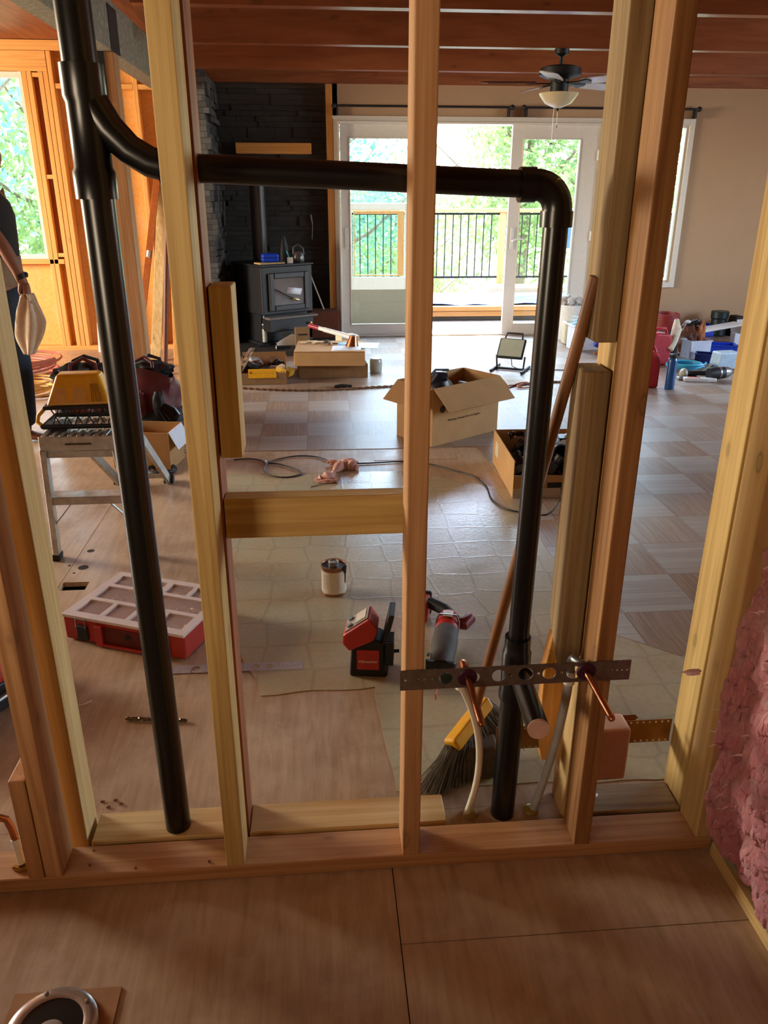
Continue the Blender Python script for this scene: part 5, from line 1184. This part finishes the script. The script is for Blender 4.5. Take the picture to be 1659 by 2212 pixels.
m = MB(); m.box((-.075, -.04, 0), (.065, .05, .19)); m.build('body', plain('tan_carton', '8a6a44', .8), t, bevel=.002); m = MB(); m.box((-.05, -.042, .12), (.04, -.04, .135)); m.build('dark_print', BLKM, t)
m = MB(); m.tube([P(671, 464, 8.97), P(675, 485, 8.96)], [.014, .006], 8); m.tube([P(675, 485, 8.96), P(674, 517, 8.96)], .005, 6); tag(m.build('fire_poker', plain('dull_steel', '6d6f70', .4, metal=.7)), 'small steel fire tool hanging on the stone right of the flue', 'tool')

# ------------------------------------------------------------------ ceiling fan
fc = P(1208, 190, 6.68)
t = thing('ceiling_fan', 'black ceiling fan with mixed blades and a cream glass bowl light', 'fan', (fc.x, 6.68, 2.49))
def zf(y): return P(1208, y, 6.68).z-2.49
m = MB(); m.lathe([(.055, 0), (.05, -.03), (.016, -.05)], (0, 0, 0), 20); m.tube([(0, 0, -.03), (0, 0, zf(142))], .013, 10); m.build('downrod', BLKM, t)
z0 = zf(143); z1 = zf(163)
m = MB(); m.lathe([(.03, z0+.01), (.11, z0), (.155, z0-.015), (.158, z1), (.12, z1-.015), (.07, z1-.03), (.068, zf(200)), (.0, zf(200))], (0, 0, 0), 36); m.build('motor', BLKM, t)
BLD = plain('brown_fan_blade', '6a4630', .5); BLD2 = plain('pale_fan_blade', 'b8b4ae', .35)
for k in range(5):
    a = R_(-42+72*k); Rk = Matrix.Rotation(a, 4, 'Z') @ Matrix.Translation((0, 0, zf(178))) @ Matrix.Rotation(R_(-11), 4, 'X')
    m = MB(Rk); m.prism([(.18, -.055), (.30, -.068), (.54, -.072), (.60, -.04), (.60, .03), (.55, .068), (.30, .066), (.18, .052)], -.004, .004); o = m.build('fan_blade', (BLD2, BLD2, BLD, BLD, BLD2)[k], t, bevel=.002)
    m = MB(Rk); m.prism([(.06, -.018), (.16, -.02), (.24, -.045), (.26, 0), (.24, .045), (.16, .02), (.06, .018)], -.012, -.005); m.build('blade_iron', BLKM, o)
zb0, zb1 = zf(203), zf(233)
m = MB(); m.lathe([(.150, zb0+.004), (.145, zb0-.008), (.128, zb0-.03), (.10, zb0-.065), (.055, zb1+.01), (.02, zb1-.002), (.0, zb1-.006)], (0, 0, 0), 40); m.build('light_bowl', plain('cream_glass_bowl', 'd8cba4', .35, var=.04), t)
m = MB(); m.lathe([(.014, zb1+.002), (.012, zb1-.012), (.004, zb1-.022), (0, zb1-.026)], (0, 0, 0), 14); m.build('finial', BLKM, t)
m = MB(); m.tube([(.0, 0, zb1-.02), (.0, 0, zf(272))], .0014, 4); m.blob((.0, 0, zf(274)), .009, sub=1, amp=0); m.build('pull_chain', GREY, t)
m = MB(); m.tube([(-.03, 0, zf(200)), (-.03, 0, zf(310))], .0014, 4); m.blob((-.03, 0, zf(311)), .013, (1.4, 1.4, .6), sub=1, amp=0); m.build('pull_chain', GREY, t)

# ------------------------------------------------------------------ work light, buckets and clutter by the right wall
c = G(1112, 806)
t = thing('flood_light', 'black framed LED flood light on a low folding stand, panel tilted up', 'lamp', (c.x-.02, 6.95, .0035), R_(-28))
m = MB(); m.tube([(-.14, -.14, .012), (-.14, .16, .012)], .012, 8); m.tube([(.14, -.14, .012), (.14, .16, .012)], .012, 8); m.tube([(-.14, 0, .014), (.14, 0, .014)], .012, 8); m.build('stand', BLKM, t)
for s_ in (-1, 1):
    m = MB(); m.tube([(s_*.12, 0, .01), (s_*.13, 0, .13)], .008, 8); m.build('upright', BLKM, t)
T2 = Matrix.Translation((0, 0, .20)) @ Matrix.Rotation(R_(50), 4, 'X')
m = MB(T2); m.box((-.12, -.10, -.03), (.12, .10, .0)); o = m.build('lamp_housing', BLKM, t, bevel=.012, seg=2)
m = MB(T2); m.box((-.105, -.085, .001), (.105, .085, .003)); m.build('panel_glass', plain('pale_led_panel', 'b9c4b0', .08, var=.05), o)
m = MB(T2); m.tube([(-.08, .10, -.02), (-.07, .16, -.02), (.07, .16, -.02), (.08, .10, -.02)], .009, 8); m.build('carry_handle', BLKM, o)
m = MB(); m.tube([(.0, .02, .12), (.03, -.05, .05), (.10, -.04, .02), (.2, .1, .005), (.5, .2, .005)], .004, 6); m.build('power_cord', BLKM, t)

def bucket(x, y, r, h, mat, lab, rings=3, z=.0035):
    t = thing('bucket', lab, 'bucket', (x, y, z))
    pf = [(r*.86, 0), (r*.985, h*.80)]
    for k in range(rings): zz_ = h*(.80+.06*k); pf += [(r*.985, zz_), (r*1.03, zz_+.002), (r*1.03, zz_+.008), (r*.99, zz_+.010)]
    pf += [(r, h), (r*.96, h), (r*.84, .01), (0, .01)]
    m = MB(); m.lathe(pf, (0, 0, 0), 36); m.build('pail', mat, t); return t
Yb = 8.50; bt_ = P(1236, 657, Yb)
t = bucket(bt_.x, Yb, .15, bt_.z-.0035, WPL, 'white ribbed bucket of scraps by the right door panel')
m = MB(); random.seed(2)
for i in range(16): m.blob((random.uniform(-.10, .10), random.uniform(-.08, .08), bt_.z+random.uniform(-.02, .06)), .04, (1, 1, .8), i, .6, 3, 2)
o = m.build('crumpled_scraps', plain('pale_scraps', 'cfcac4', .7, var=.2), t); o['kind'] = 'stuff'
m = MB(); m.lathe([(.15, 0), (.15, .05), (.10, .07), (.10, .20), (.0, .20)], (bt_.x-.02, Yb-.27, .0035), 20) if False else m.box((bt_.x-.16, 8.16, .0035), (bt_.x+.02, 8.30, .24))
tag(m.build('cream_jug', plain('cream_jug', 'cfc5a8', .5), bevel=.02, seg=3, origin=(bt_.x-.07, 8.23, 0)), 'cream plastic jug between the white bucket and the tub of papers', 'jug')
t = thing('clear_tub', 'translucent white tub heaped with light blue papers', 'tub', (2.70, 7.92, .0035), R_(5))
m = MB(); m.prism([(-.15, -.10), (.15, -.10), (.15, .10), (-.15, .10)], 0, .24); m.box((-.17, -.12, .235), (.17, .12, .25)); m.build('tub_body', plain('translucent_tub', 'cdd6e2', .3), t, bevel=.006)
for i in range(4):
    m = MB(Matrix.Translation((random.uniform(-.02, .02), 0, .256+i*.018)) @ Matrix.Rotation(random.uniform(-.3, .3), 4, 'Z') @ Matrix.Rotation(R_((-5, 4, -7, 6)[i]), 4, 'Y')); m.box((-.15+.015*i, -.10, 0), (.15-.01*i, .10, .006)); m.build('paper_stack', plain('light_blue_paper', 'a8cddd', .5), t)
m = MB(Matrix.Translation((2.78, 7.62, .05)) @ Matrix.Rotation(R_(20), 4, 'Y')); m.tube([(-.09, 0, .035), (.09, 0, .035)], .032, 10); tag(m.build('blue_cylinder', plain('deep_blue_plastic', '2a3ea8', .4), origin=(2.78, 7.62, .05)), 'deep blue cylinder lying beside the translucent tub', 'cylinder')
c = G(1270, 752, .0035); m = MB(); m.blob(c+V((0, .04, .035)), .06, (1.3, .8, .5), 3, .3, 3, 3); tag(m.build('yellow_bag', plain('yellow_white_bag', 'd8c048', .5), origin=c), 'yellow and white bag on the floor right of the broom handle', 'bag')
c = G(1285, 752, .0035); m = MB(); m.blob(c+V((.05, .06, .04)), .09, (1.3, .8, .45), 6, .3, 3, 3); tag(m.build('navy_cloth', plain('navy_cloth', '1a2c48', .8), origin=c), 'dark navy bundle on the floor behind the cut rear stud', 'bundle')
c = G(1300, 767, .0035); m = MB(); m.tube([c+V((-.08, 0, .018)), c+V((-.04, 0, .02)), c+V((.10, .02, .02))], [.01, .016, .018], 10); tag(m.build('wooden_handle', plain('varnished_handle', 'a8682c', .4), origin=c), 'varnished wooden tool handle lying on the parquet', 'handle')

# red jugs, bottle
for i, (x, y, s_) in enumerate(((1398, 838, 1.0), (1425, 790, .95))):
    c = G(x, y); t = thing('fuel_jug', ('nearer red plastic jug beside the blue bottle', 'farther red plastic jug with a grip, behind the blue bottle')[i], 'jug', (c.x, c.y+.06, .0035), R_(12*i-4))
    m = MB(); m.prism([(-.13*s_, 0), (.085*s_, 0), (.085*s_, .22), (.06*s_, .285), (-.10*s_, .30), (-.13*s_, .26)], -.08, .08, R=RX); m.build('tank', REDJ, t, bevel=.018, seg=3)
    m = MB(); m.tube([(-.07, 0, .285), (-.05, 0, .325), (.04, 0, .325), (.06, 0, .28)], .014, 10); m.build('grip', REDJ, t)
    m = MB(); m.lathe([(.028, 0), (.028, .03), (0, .03)], (-.095, 0, .295), 14); m.build('cap', REDJ, t)
c = G(1448, 843); hb_ = P(1455, 765, c.y).z
t = thing('water_bottle', 'tall blue steel water bottle with a black lid', 'bottle', (c.x, c.y+.03, .0035))
m = MB(); hh = hb_-.02; m.lathe([(.036, 0), (.038, .004), (.038, hh*.84), (.034, hh*.90), (.027, hh*.94), (0, hh*.94)], (0, 0, 0), 28); m.build('flask', BLUEB, t)
m = MB(); m.lathe([(.029, hh*.93), (.031, hh*.945), (.031, hh*1.04), (.0, hh*1.05)], (0, 0, 0), 20); m.box((.0, -.012, hh*1.0), (.045, .012, hh*1.06)); m.build('lid', BLKM, t)
# red bucket, leather bag, cloth
Yb = 7.9; b_ = P(1440, 676, Yb)
bucket(b_.x, Yb, .135, b_.z-.0035, plain('dull_red_bucket', '8a2a2a', .5), 'dull red bucket by the wall behind the red jugs', 2)
t, o2 = wthing('tool_pouch', 'brown leather tool pouch slumped against the red bucket', 'pouch', (P(1490, 740, 7.55).x, 7.55, .0035))
LEA = plain('brown_leather', '5c3320', .5, var=.3, vs=15)
pc = P(1490, 740, 7.55); pz = P(1490, 692, 7.55).z
m = MB(o2); m.blob((pc.x, 7.55, pz*.5), 1, (.13, .10, pz*.5), 2, .25, 3, 4); m.build('pouch', LEA, t)
m = MB(o2); m.blob((pc.x+.06, 7.46, pz*.55), 1, (.035, .03, pz*.45), 5, .4, 5, 3); m.build('tan_strap', plain('tan_leather', 'a8683c', .5, var=.25), t)
m = MB(o2); m.tube([(pc.x-.08, 7.5, pz*.9), (pc.x, 7.47, pz*1.02), (pc.x+.08, 7.5, pz*.95)], .02, 8); m.build('cuff', BLKM, t)
m = MB(o2); p = P(1487, 695, 7.44); m.blob(p, .022, (1.2, .5, .8), 2, .4, 3, 2); m.build('silver_buckle', plain('pale_metal_buckle', 'c8cccc', .3), t)
m = MB(); q = [P(1462, 690, 7.2), P(1462, 712, 7.15), P(1455, 735, 7.1), P(1447, 756, 7.05)]
m.tube(q, [.02, .045, .04, .03], 10); tag(m.build('canvas_glove', plain('cream_canvas', 'cfc3ae', .9, var=.12), origin=q[-1]), 'cream canvas glove draped over the dark gear near the jugs', 'glove')
m = MB(); c = P(1437, 735, 7.3); m.blob((c.x, 7.35, .14), 1, (.10, .10, .14), 7, .25, 3, 3); m.blob((c.x+.10, 7.35, .15), 1, (.05, .05, .16), 9, .2, 3, 3); tag(m.build('dark_gear_bag', plain('charcoal_fabric', '2c2624', .8), origin=(c.x, 7.35, 0)), 'dark fabric gear standing in front of the red bucket', 'bag')
# plastic bins
def bin_(c, sx_, sy_, sz, rz, mat, lab, nm='storage_bin', open_=True, roll=0, grp=None):
    t = thing(nm, lab, 'bin', c, rz, grp); t.rotation_euler = (roll, 0, rz)
    m = MB(); e = .006
    m.box((-sx_/2, -sy_/2, 0), (sx_/2, sy_/2, e)); m.box((-sx_/2, -sy_/2, e), (sx_/2, -sy_/2+e, sz)); m.box((-sx_/2, sy_/2-e, e), (sx_/2, sy_/2, sz)); m.box((-sx_/2, -sy_/2+e, e), (-sx_/2+e, sy_/2-e, sz)); m.box((sx_/2-e, -sy_/2+e, e), (sx_/2, sy_/2-e, sz)); m.build('bin_body', mat, t, bevel=.003)
    m = MB(); ring(m, -sx_/2-.008, sx_/2+.008, -sy_/2-.008, sy_/2+.008, .010, .010, .010, .010, -sz-.004, -sz+.004)
    m.v = [V((v.x, v.z, -v.y)) for v in m.v]; m.build('rim', mat, t)
    return t
def gx(x, y, z=.0035): return G(x, y, z)
TW = plain('translucent_white_bin', 'd2dae6', .3)
bin_(gx(1500, 772), .22, .16, .17, R_(8), TW, 'translucent white bin standing in front of the blue bins')
m = MB(Matrix.Translation(gx(1527, 752)+V((0, 0, .19))) @ Matrix.Rotation(R_(-8), 4, 'Y') @ Matrix.Rotation(R_(5), 4, 'Z')); m.box((-.28, -.10, 0), (.34, .12, .012)); m.box((.30, -.10, -.09), (.34, .12, 0))
tag(m.build('tote_lid', WPL, bevel=.006, origin=gx(1527, 752)+V((0, 0, .19))), 'long white tote lid lying across the blue bins', 'lid')
bin_(gx(1545, 770), .34, .18, .12, R_(-14), BLUEP, 'front bright blue bin tilted under the white lid')
bin_(gx(1525, 782), .20, .14, .08, R_(-30), plain('navy_bin', '142a78', .4), 'small navy bin with a white rim below the front blue bin')
bin_(gx(1515, 725), .26, .16, .12, R_(10), BLUEP, 'rear bright blue bin beside the leather pouch')
t = thing('clear_bin', 'small upturned clear bin behind the silver drill', 'bin', gx(1560, 795), R_(8)); m = MB(); m.prism([(-.10, 0), (.11, 0), (.12, .15), (-.08, .15)], -.07, .07, R=RX); m.build('bin_body', plain('pale_aqua_plastic', 'b4cfe0', .2), t, bevel=.01, seg=2)
m = MB(); c = G(1590, 745, .0035); m.box(c+V((-.03, 0, 0)), c+V((.12, .1, .12))); tag(m.build('paper_box', PAPER, bevel=.004, origin=c), 'small bright white box beside the last rear stud', 'box')
# coil of light blue hose
m = MB(); c = G(1497, 800, .012); pts_ = []
for i in range(64):
    a = i*.39; r_ = .10+.035*math.sin(i*.35); pts_.append(c+V((r_*1.5*math.cos(a)-.02, r_*1.2*math.sin(a)+.05, .012+.0009*i)))
m.tube(pts_, .009, 8); tag(m.build('hose_coil', plain('sky_blue_hose', '3fb0dc', .35)), 'tangled coil of sky blue tubing on the floor behind the bottle', 'hose')
# drill
c = G(1540, 826)
t = thing('power_drill', 'black and silver drill lying on its side, round end towards the bottle', 'tool', (c.x, c.y+.06, .0035), R_(8))
m = MB(); m.tube([(-.02, 0, .055), (.03, 0, .058), (.12, 0, .062)], [.050, .056, .050], 24); m.build('motor_end', BLKM, t)
m = MB(); m.tube([(.06, 0, .06), (.16, .01, .062), (.20, .015, .062)], [.055, .048, .03], 24); m.build('gear_case', plain('dull_silver', '8a8682', .35, metal=.6), t)
m = MB(); m.tube([(.20, .015, .062), (.26, .02, .062)], [.02, .012], 14); m.build('chuck', BLKM, t)
m = MB(); m.tube([(.02, .05, .05), (-.06, .10, .045), (-.17, .12, .04)], [.024, .021, .026], 12); m.build('grip', BLKM, t)
m = MB(); m.blob((-.18, .12, .045), .042, (.8, 1, 1), 2, .1, 2, 3); m.build('battery_end', plain('tan_grey_plastic', 'a09a88', .4), t)
t = thing('hand_sander', 'white and red hand tool lying flat in front of the drill', 'tool', G(1500, 826)+V((.03, .02, 0)), R_(-14))
m = MB(); m.prism([(-.11, -.035), (.08, -.025), (.16, -.006), (.16, .01), (.06, .04), (-.11, .04)], .003, .035); m.build('body', WPL, t, bevel=.008, seg=2); m = MB(); m.box((-.08, -.02, .0355), (.02, .02, .037)); m.build('red_label', plain('salmon_label', 'd87a6a', .5), t)
# black tools along the wall
for i, (x, y, w_, h_, lab) in enumerate(((1538, 722, .17, .27, 'dark green canister against the beige wall'), (1565, 718, .16, .22, 'black battery charger with a white face near the wall'), (1600, 722, .20, .12, 'low black tool case near the beige wall'))):
    c = G(x, y); t = thing(('canister', 'charger', 'tool_case')[i], lab, ('canister', 'charger', 'case')[i], (c.x, min(c.y, 8.6), .0035), R_(10*i))
    m = MB()
    if i == 0: m.lathe([(.07, 0), (.085, .01), (.085, h_*.7), (.095, h_*.72), (.095, h_), (0, h_)], (0, 0, 0), 24)
    else: m.prism([(-w_/2, 0), (w_/2, 0), (w_/2, h_*.5), (w_*.25, h_), (-w_*.3, h_), (-w_/2, h_*.5)], -.07, .07, R=RX)
    m.build('body', plain('dark_teal_plastic', '16282a', .4) if i == 0 else BLKM, t, bevel=.008)
    if i == 1: m = MB(); m.box((-.05, -.073, h_*.6), (.04, -.071, h_*.85)); m.build('face_label', WPL, t)
m = MB(); m.tube(smooth([G(1508, 806, .012), G(1525, 797, .02), G(1545, 788, .03), G(1572, 785, .02), G(1610, 790, .012)], 5), .008, 6); tag(m.build('tan_strap', plain('olive_strap', '7a705a', .7)), 'thin olive strap curving over the floor behind the drill', 'strap')
t = thing('grey_trowel', 'silver and black hand tool behind the blue bottle', 'tool', G(1472, 822)+V((.02, .02, 0)), R_(5))
m = MB(); m.box((-.05, -.02, .004), (.05, .02, .03)); m.build('blade', GREY, t, bevel=.004); m = MB(); m.tube([(.05, 0, .02), (.12, 0, .025)], .014, 10); m.build('grip', BLKM, t)

# ------------------------------------------------------------------ far left: hose coils, level, leaning boards
def coil(c, r0, n, rt_, mat, lab, seed, nm='hose_coil'):
    random.seed(seed); m = MB(); pts = []
    for i in range(n*22):
        a = i*2*math.pi/22; r = r0*(1+.10*noise.noise(V((i*.11, seed, 0)))+.16*(i/(n*22)-.5)); pts.append(V(c)+V((r*math.cos(a)+.03*math.sin(i*.02*seed), r*.95*math.sin(a), rt_+.0012*i*rt_/.01)))
    m.tube(pts, rt_, 6); return tag(m.build(nm, mat), lab, 'hose' if nm == 'hose_coil' else 'cord')
coil((-2.62, 6.95, 0), .36, 6, .011, plain('salmon_hose', 'b0604a', .5), 'coiled reddish air hose on the floor below the far left window', 3)
coil((-2.35, 6.35, 0), .26, 5, .008, plain('yellow_cord', 'd8a84a', .5), 'coiled yellow cord on the plywood nearer than the reddish hose', 5, 'cord_coil')
m = MB(); m.tube(smooth([G(60, 857, .006), G(90, 857, .006), G(125, 852, .006), G(150, 848, .006)], 4), .006, 6); tag(m.build('floor_cord', plain('brown_cord', '6e4a2a', .7)), 'single brown cord running across the plywood near the person', 'cord')
c = P(60, 785, 6.6); m = MB(); m.tube([V((c.x-.06, 6.6, .02)), V((c.x-.06, 6.6, .12)), V((c.x-.04, 6.6, .28))], [.06, .05, .05], 12); tag(m.build('hose_nozzle', plain('orange_red_plastic', 'c8452c', .5), origin=(c.x-.06, 6.6, 0)), 'orange red fitting standing behind the trouser leg', 'fitting')
c = P(205, 700, 8.0)
t = thing('white_bracket', 'white metal angle bracket leaning on the far left studs', 'bracket', (c.x, 8.12, 0)); m = MB(); zt_ = P(205, 700, 8.12).z
m.hexa([(-.03, -.01, 0), (.07, -.01, 0), (.07, .01, 0), (-.03, .01, 0), (-.03, .06, zt_), (-.0, .06, zt_), (-.0, .08, zt_), (-.03, .08, zt_)]); m.build('angle', WPL, t)
def lean(p, q, w_, h_, mat, lab, nm, cat, up=(1, 0, 0)):
    m = MB(); m.bar(p, q, w_, h_, up=up); return tag(m.build(nm, mat, bevel=.003, origin=q if q[2] < p[2] else p), lab, cat)
p, q = P(348, 415, 7.9), P(318, 700, 7.5)
lv, o2 = wthing('spirit_level', 'long orange spirit level leaning in the corner behind the post', 'level', (q.x, 7.45, 0))
q = V((q.x-.10, 7.32, .01)); p = V((p.x-.03, 8.1, p.z+.25))
m = MB(o2); m.bar(p, q, .06, .025, up=(0, 1, .3)); m.build('body', plain('burnt_orange_level', 'b4622c', .5, var=.15), lv, bevel=.003)
mid = p*.55+q*.45; dl = (q-p).normalized()
m = MB(o2); m.tube([mid-dl*.03+V((0, -.02, 0)), mid+dl*.03+V((0, -.02, 0))], .018, 10); m.build('vial', WPL, lv)
lean(P(352, 380, 8.0)+V((0, .1, .1)), V((P(335, 760, 7.6).x, 7.60, .01)), .09, .035, wPale('Z'), 'pale board leaning beside the spirit level', 'leaning_board', 'board', up=(0, 1, 0))
lean(P(372, 400, 7.8), V((P(352, 790, 7.1).x+.10, 7.35, .01)), .09, .035, wOrg('Z'), 'orange board leaning at the corner by the chimney return', 'leaning_board', 'board', up=(0, 1, 0))
a_, b_2 = P(362, 420, 7.3), V((P(356, 806, 7.0).x, 7.0, .0)); m = MB(); m.tube([a_, b_2], .022, 12); tag(m.build('closet_pole', plain('dark_brown_pole', '6e3818', .5), origin=b_2), 'thin dark brown wooden pole leaning right of the timber post', 'pole')

# ------------------------------------------------------------------ person at the left edge
def skin(name, mat, parent, joints, edges, root, sub=2):
    me = bpy.data.meshes.new(name); me.from_pydata([j[0] for j in joints], edges, []); me.materials.append(mat)
    o = bpy.data.objects.new(name, me); COL.objects.link(o); o.parent = parent
    m = o.modifiers.new('skin', 'SKIN'); m.use_smooth_shade = True
    for i, j in enumerate(joints):
        r = j[1]; r = (r, r) if not isinstance(r, tuple) else r; me.skin_vertices[0].data[i].radius = r; me.skin_vertices[0].data[i].use_root = (i == root)
    s_ = o.modifiers.new('sub', 'SUBSURF'); s_.levels = sub; s_.render_levels = sub; return o
PX_ = -1.925
SKIN = plain('tanned_skin', '8a5a44', .55, var=.06)
pe = thing('person', 'person in a dark shirt and navy trousers standing barefoot, holding a cream cloth', 'person', (PX_, 5.15, 0))
def L_(v): v = V(v); return v-V((PX_, 5.15, 0))
sh = L_((-1.95, 4.96, 1.43)); elb = L_(P(6, 530, 4.93)); wr_ = L_(P(49, 604, 4.95)); hnd = L_(P(57, 630, 4.95)); knu = L_(P(62, 646, 4.95))
J = [(V((0, 0, .96)), .13), (V((0, 0, 1.15)), (.12, .14)), (V((0, 0, 1.33)), (.12, .15)), (V((0, 0, 1.45)), (.09, .11)), (V((.01, 0, 1.53)), .055), (V((.03, 0, 1.60)), .062), (V((.035, 0, 1.68)), (.108, .095)), (V((.02, 0, 1.765)), .085),
     (sh, .055), (sh*.45+elb*.55, .047), (elb, .041), (elb*.6+wr_*.4, .041), (wr_, .027), (hnd, (.020, .036)),
     (V((-.01, .19, 1.43)), .055), (V((-.03, .23, 1.15)), .042), (V((-.05, .24, .92)), .026), (V((-.05, .24, .84)), (.02, .034)),
     (V((.0, -.09, .88)), .085), (V((.035, -.09, .50)), .057), (V((.025, -.09, .28)), .052), (V((-.01, -.09, .09)), .038), (V((.06, -.095, .035)), (.042, .030)), (V((.15, -.10, .022)), (.042, .018)), (V((-.06, -.09, .035)), .032),
     (V((-.02, .09, .88)), .085), (V((-.06, .09, .50)), .057), (V((-.12, .09, .28)), .05), (V((-.16, .09, .09)), .035), (V((-.07, .10, .035)), (.04, .03)), (V((.0, .10, .022)), (.042, .018)),
     (V((.125, 0, 1.665)), .018)]
E_ = [(0, 1), (1, 2), (2, 3), (3, 4), (4, 5), (5, 6), (6, 7), (3, 8), (8, 9), (9, 10), (10, 11), (11, 12), (12, 13), (3, 14), (14, 15), (15, 16), (16, 17), (0, 18), (18, 19), (19, 20), (20, 21), (21, 22), (22, 23), (21, 24), (0, 25), (25, 26), (26, 27), (27, 28), (28, 29), (29, 30), (6, 31)]
# fingers
k = len(J); fd = (knu-wr_).normalized()
for i in range(4):
    o_ = V((0, -.026+.017*i, 0)); b0 = hnd+fd*.028+o_; ln = (.030, .034, .032, .026)[i]
    pts = [b0, b0+fd*ln+V((.012, 0, .0)), b0+fd*ln*1.6+V((.0, .0, -.012)), b0+fd*ln*1.9+V((-.016, 0, -.012))]
    for j, p_ in enumerate(pts): J.append((p_, .0105-.0012*j))
    E_.append((13, k)); E_ += [(k+j, k+j+1) for j in range(3)]; k += 4
b0 = wr_*.45+hnd*.55+V((-.022, -.012, 0))
for j, p_ in enumerate((b0, b0+fd*.028+V((-.010, -.006, 0)), b0+fd*.055+V((-.002, -.010, 0)))): J.append((p_, .0125-.0015*j))
E_.append((12, k)); E_ += [(k, k+1), (k+1, k+2)]
skin('body', SKIN, pe, J, E_, 0)
for i in range(5):
    m = MB(); m.blob((.205+.0*i, -.125+.013*i, .016), .012-.001*i, (1.5, .75, .8), 0, 0, 1, 2); m.build('toe', SKIN, pe)
TROU = plain('navy_denim', '1b2a3c', .85, var=.15, vs=60)
skin('trousers', TROU, pe, [(V((0, 0, 1.0)), (.135, .155)), (V((0, 0, .90)), (.135, .155)), (V((.01, -.09, .80)), .105), (V((.045, -.09, .50)), .098), (V((.035, -.09, .28)), .092), (V((.02, -.09, .085)), .088), (V((-.02, .09, .80)), .105), (V((-.06, .09, .50)), .082), (V((-.12, .09, .28)), .075), (V((-.15, .09, .085)), .070)],
     [(0, 1), (1, 2), (2, 3), (3, 4), (4, 5), (1, 6), (6, 7), (7, 8), (8, 9)], 0)
SHIRT = plain('charcoal_shirt', '24262a', .9, var=.15)
s2 = sh*.35+elb*.65
m = MB(); rg = [(1.03, .128, .150), (1.12, .130, .155), (1.25, .136, .168), (1.36, .138, .182), (1.43, .120, .175), (1.475, .085, .120), (1.505, .068, .078)]
m.sheet(lambda u, v: V((rg[min(6, round(v*6))][1]*math.cos(u*2*math.pi), rg[min(6, round(v*6))][2]*math.sin(u*2*math.pi), rg[min(6, round(v*6))][0])), 32, 6)
for a_1, b_1 in ((sh, s2), (V((-.01, .18, 1.42)), V((-.02, .225, 1.22)))):
    c_1 = V((0, a_1.y*.45, 1.425)); m.tube([c_1, a_1*.6+c_1*.4+V((0, 0, .008)), a_1+V((0, 0, .004)), a_1*.5+b_1*.5, b_1], [.070, .074, .073, .066, .064], 20)
m.build('shirt', SHIRT, pe, smooth=True)
m = MB(); m.tube([(0, 0, .965), (0, 0, 1.13)], 1.0, 28, cap=False); m.v = [V((v.x*.132, v.y*.152, v.z)) for v in m.v]; m.build('shirt_tail', plain('taupe_shirt_hem', '8a7a66', .9, var=.1), pe, solid=.006)
for s_ in (-1, 1):
    m = MB(); m.blob((.02, s_*.078, 1.675), .022, (.7, .4, 1.3), 0, 0, 1, 2); m.build('ear', SKIN, pe)
    m = MB(); m.blob((.108, s_*.032, 1.69), .012, (.6, 1, .8), 0, 0, 1, 2); m.build('eye', plain('dark_eye', '1c1714', .2), pe)
m = MB(); m.tube([(.105, -.022, 1.625), (.113, 0, 1.624), (.105, .022, 1.625)], .005, 6); m.build('mouth', plain('lip', '7a4438', .5), pe)
m = MB(); m.blob((-.01, 0, 1.745), .108, (1.02, .86, .80), 3, .05, 3, 3); m.build('hair', plain('dark_hair', '2c211a', .8), pe)
m = MB(); ww = wr_*.9+elb*.1; dd_ = (wr_-elb).normalized(); m.tube([ww-dd_*.014, ww+dd_*.014], .035, 16); m.blob(ww+V((.034, 0, .008)), .016, (.6, 1, 1), 0, 0, 1, 2); m.build('wristwatch', BLKM, pe)
cl, o2 = wthing('cream_towel', 'cream cloth hanging from the hand of the person at the left', 'cloth', P(64, 700, 4.95))
T0, T1, T2_, T3 = P(58, 634, 4.95), P(60, 670, 4.95), P(68, 712, 4.95), P(66, 764, 4.95)
m = MB(o2)
def tw(u, v):
    a = u*2*math.pi; p_ = (T0*(1-v)**3+T1*3*v*(1-v)**2+T2_*3*v*v*(1-v)+T3*v**3)
    w_ = .026+.046*min(1, v*1.9)**.8-.045*max(0, (v-.68)/.32)**1.2+.006*math.sin(a*3+v*5)
    fold = 1+.22*math.sin(a*5+v*3)+.15*noise.noise(V((math.cos(a), math.sin(a), v*3)))
    return p_+V((math.cos(a)*w_*fold, math.sin(a)*.035*fold, 0))
m.sheet(tw, 48, 28); m.build('towel', CLOTH, cl, smooth=True, solid=.004)
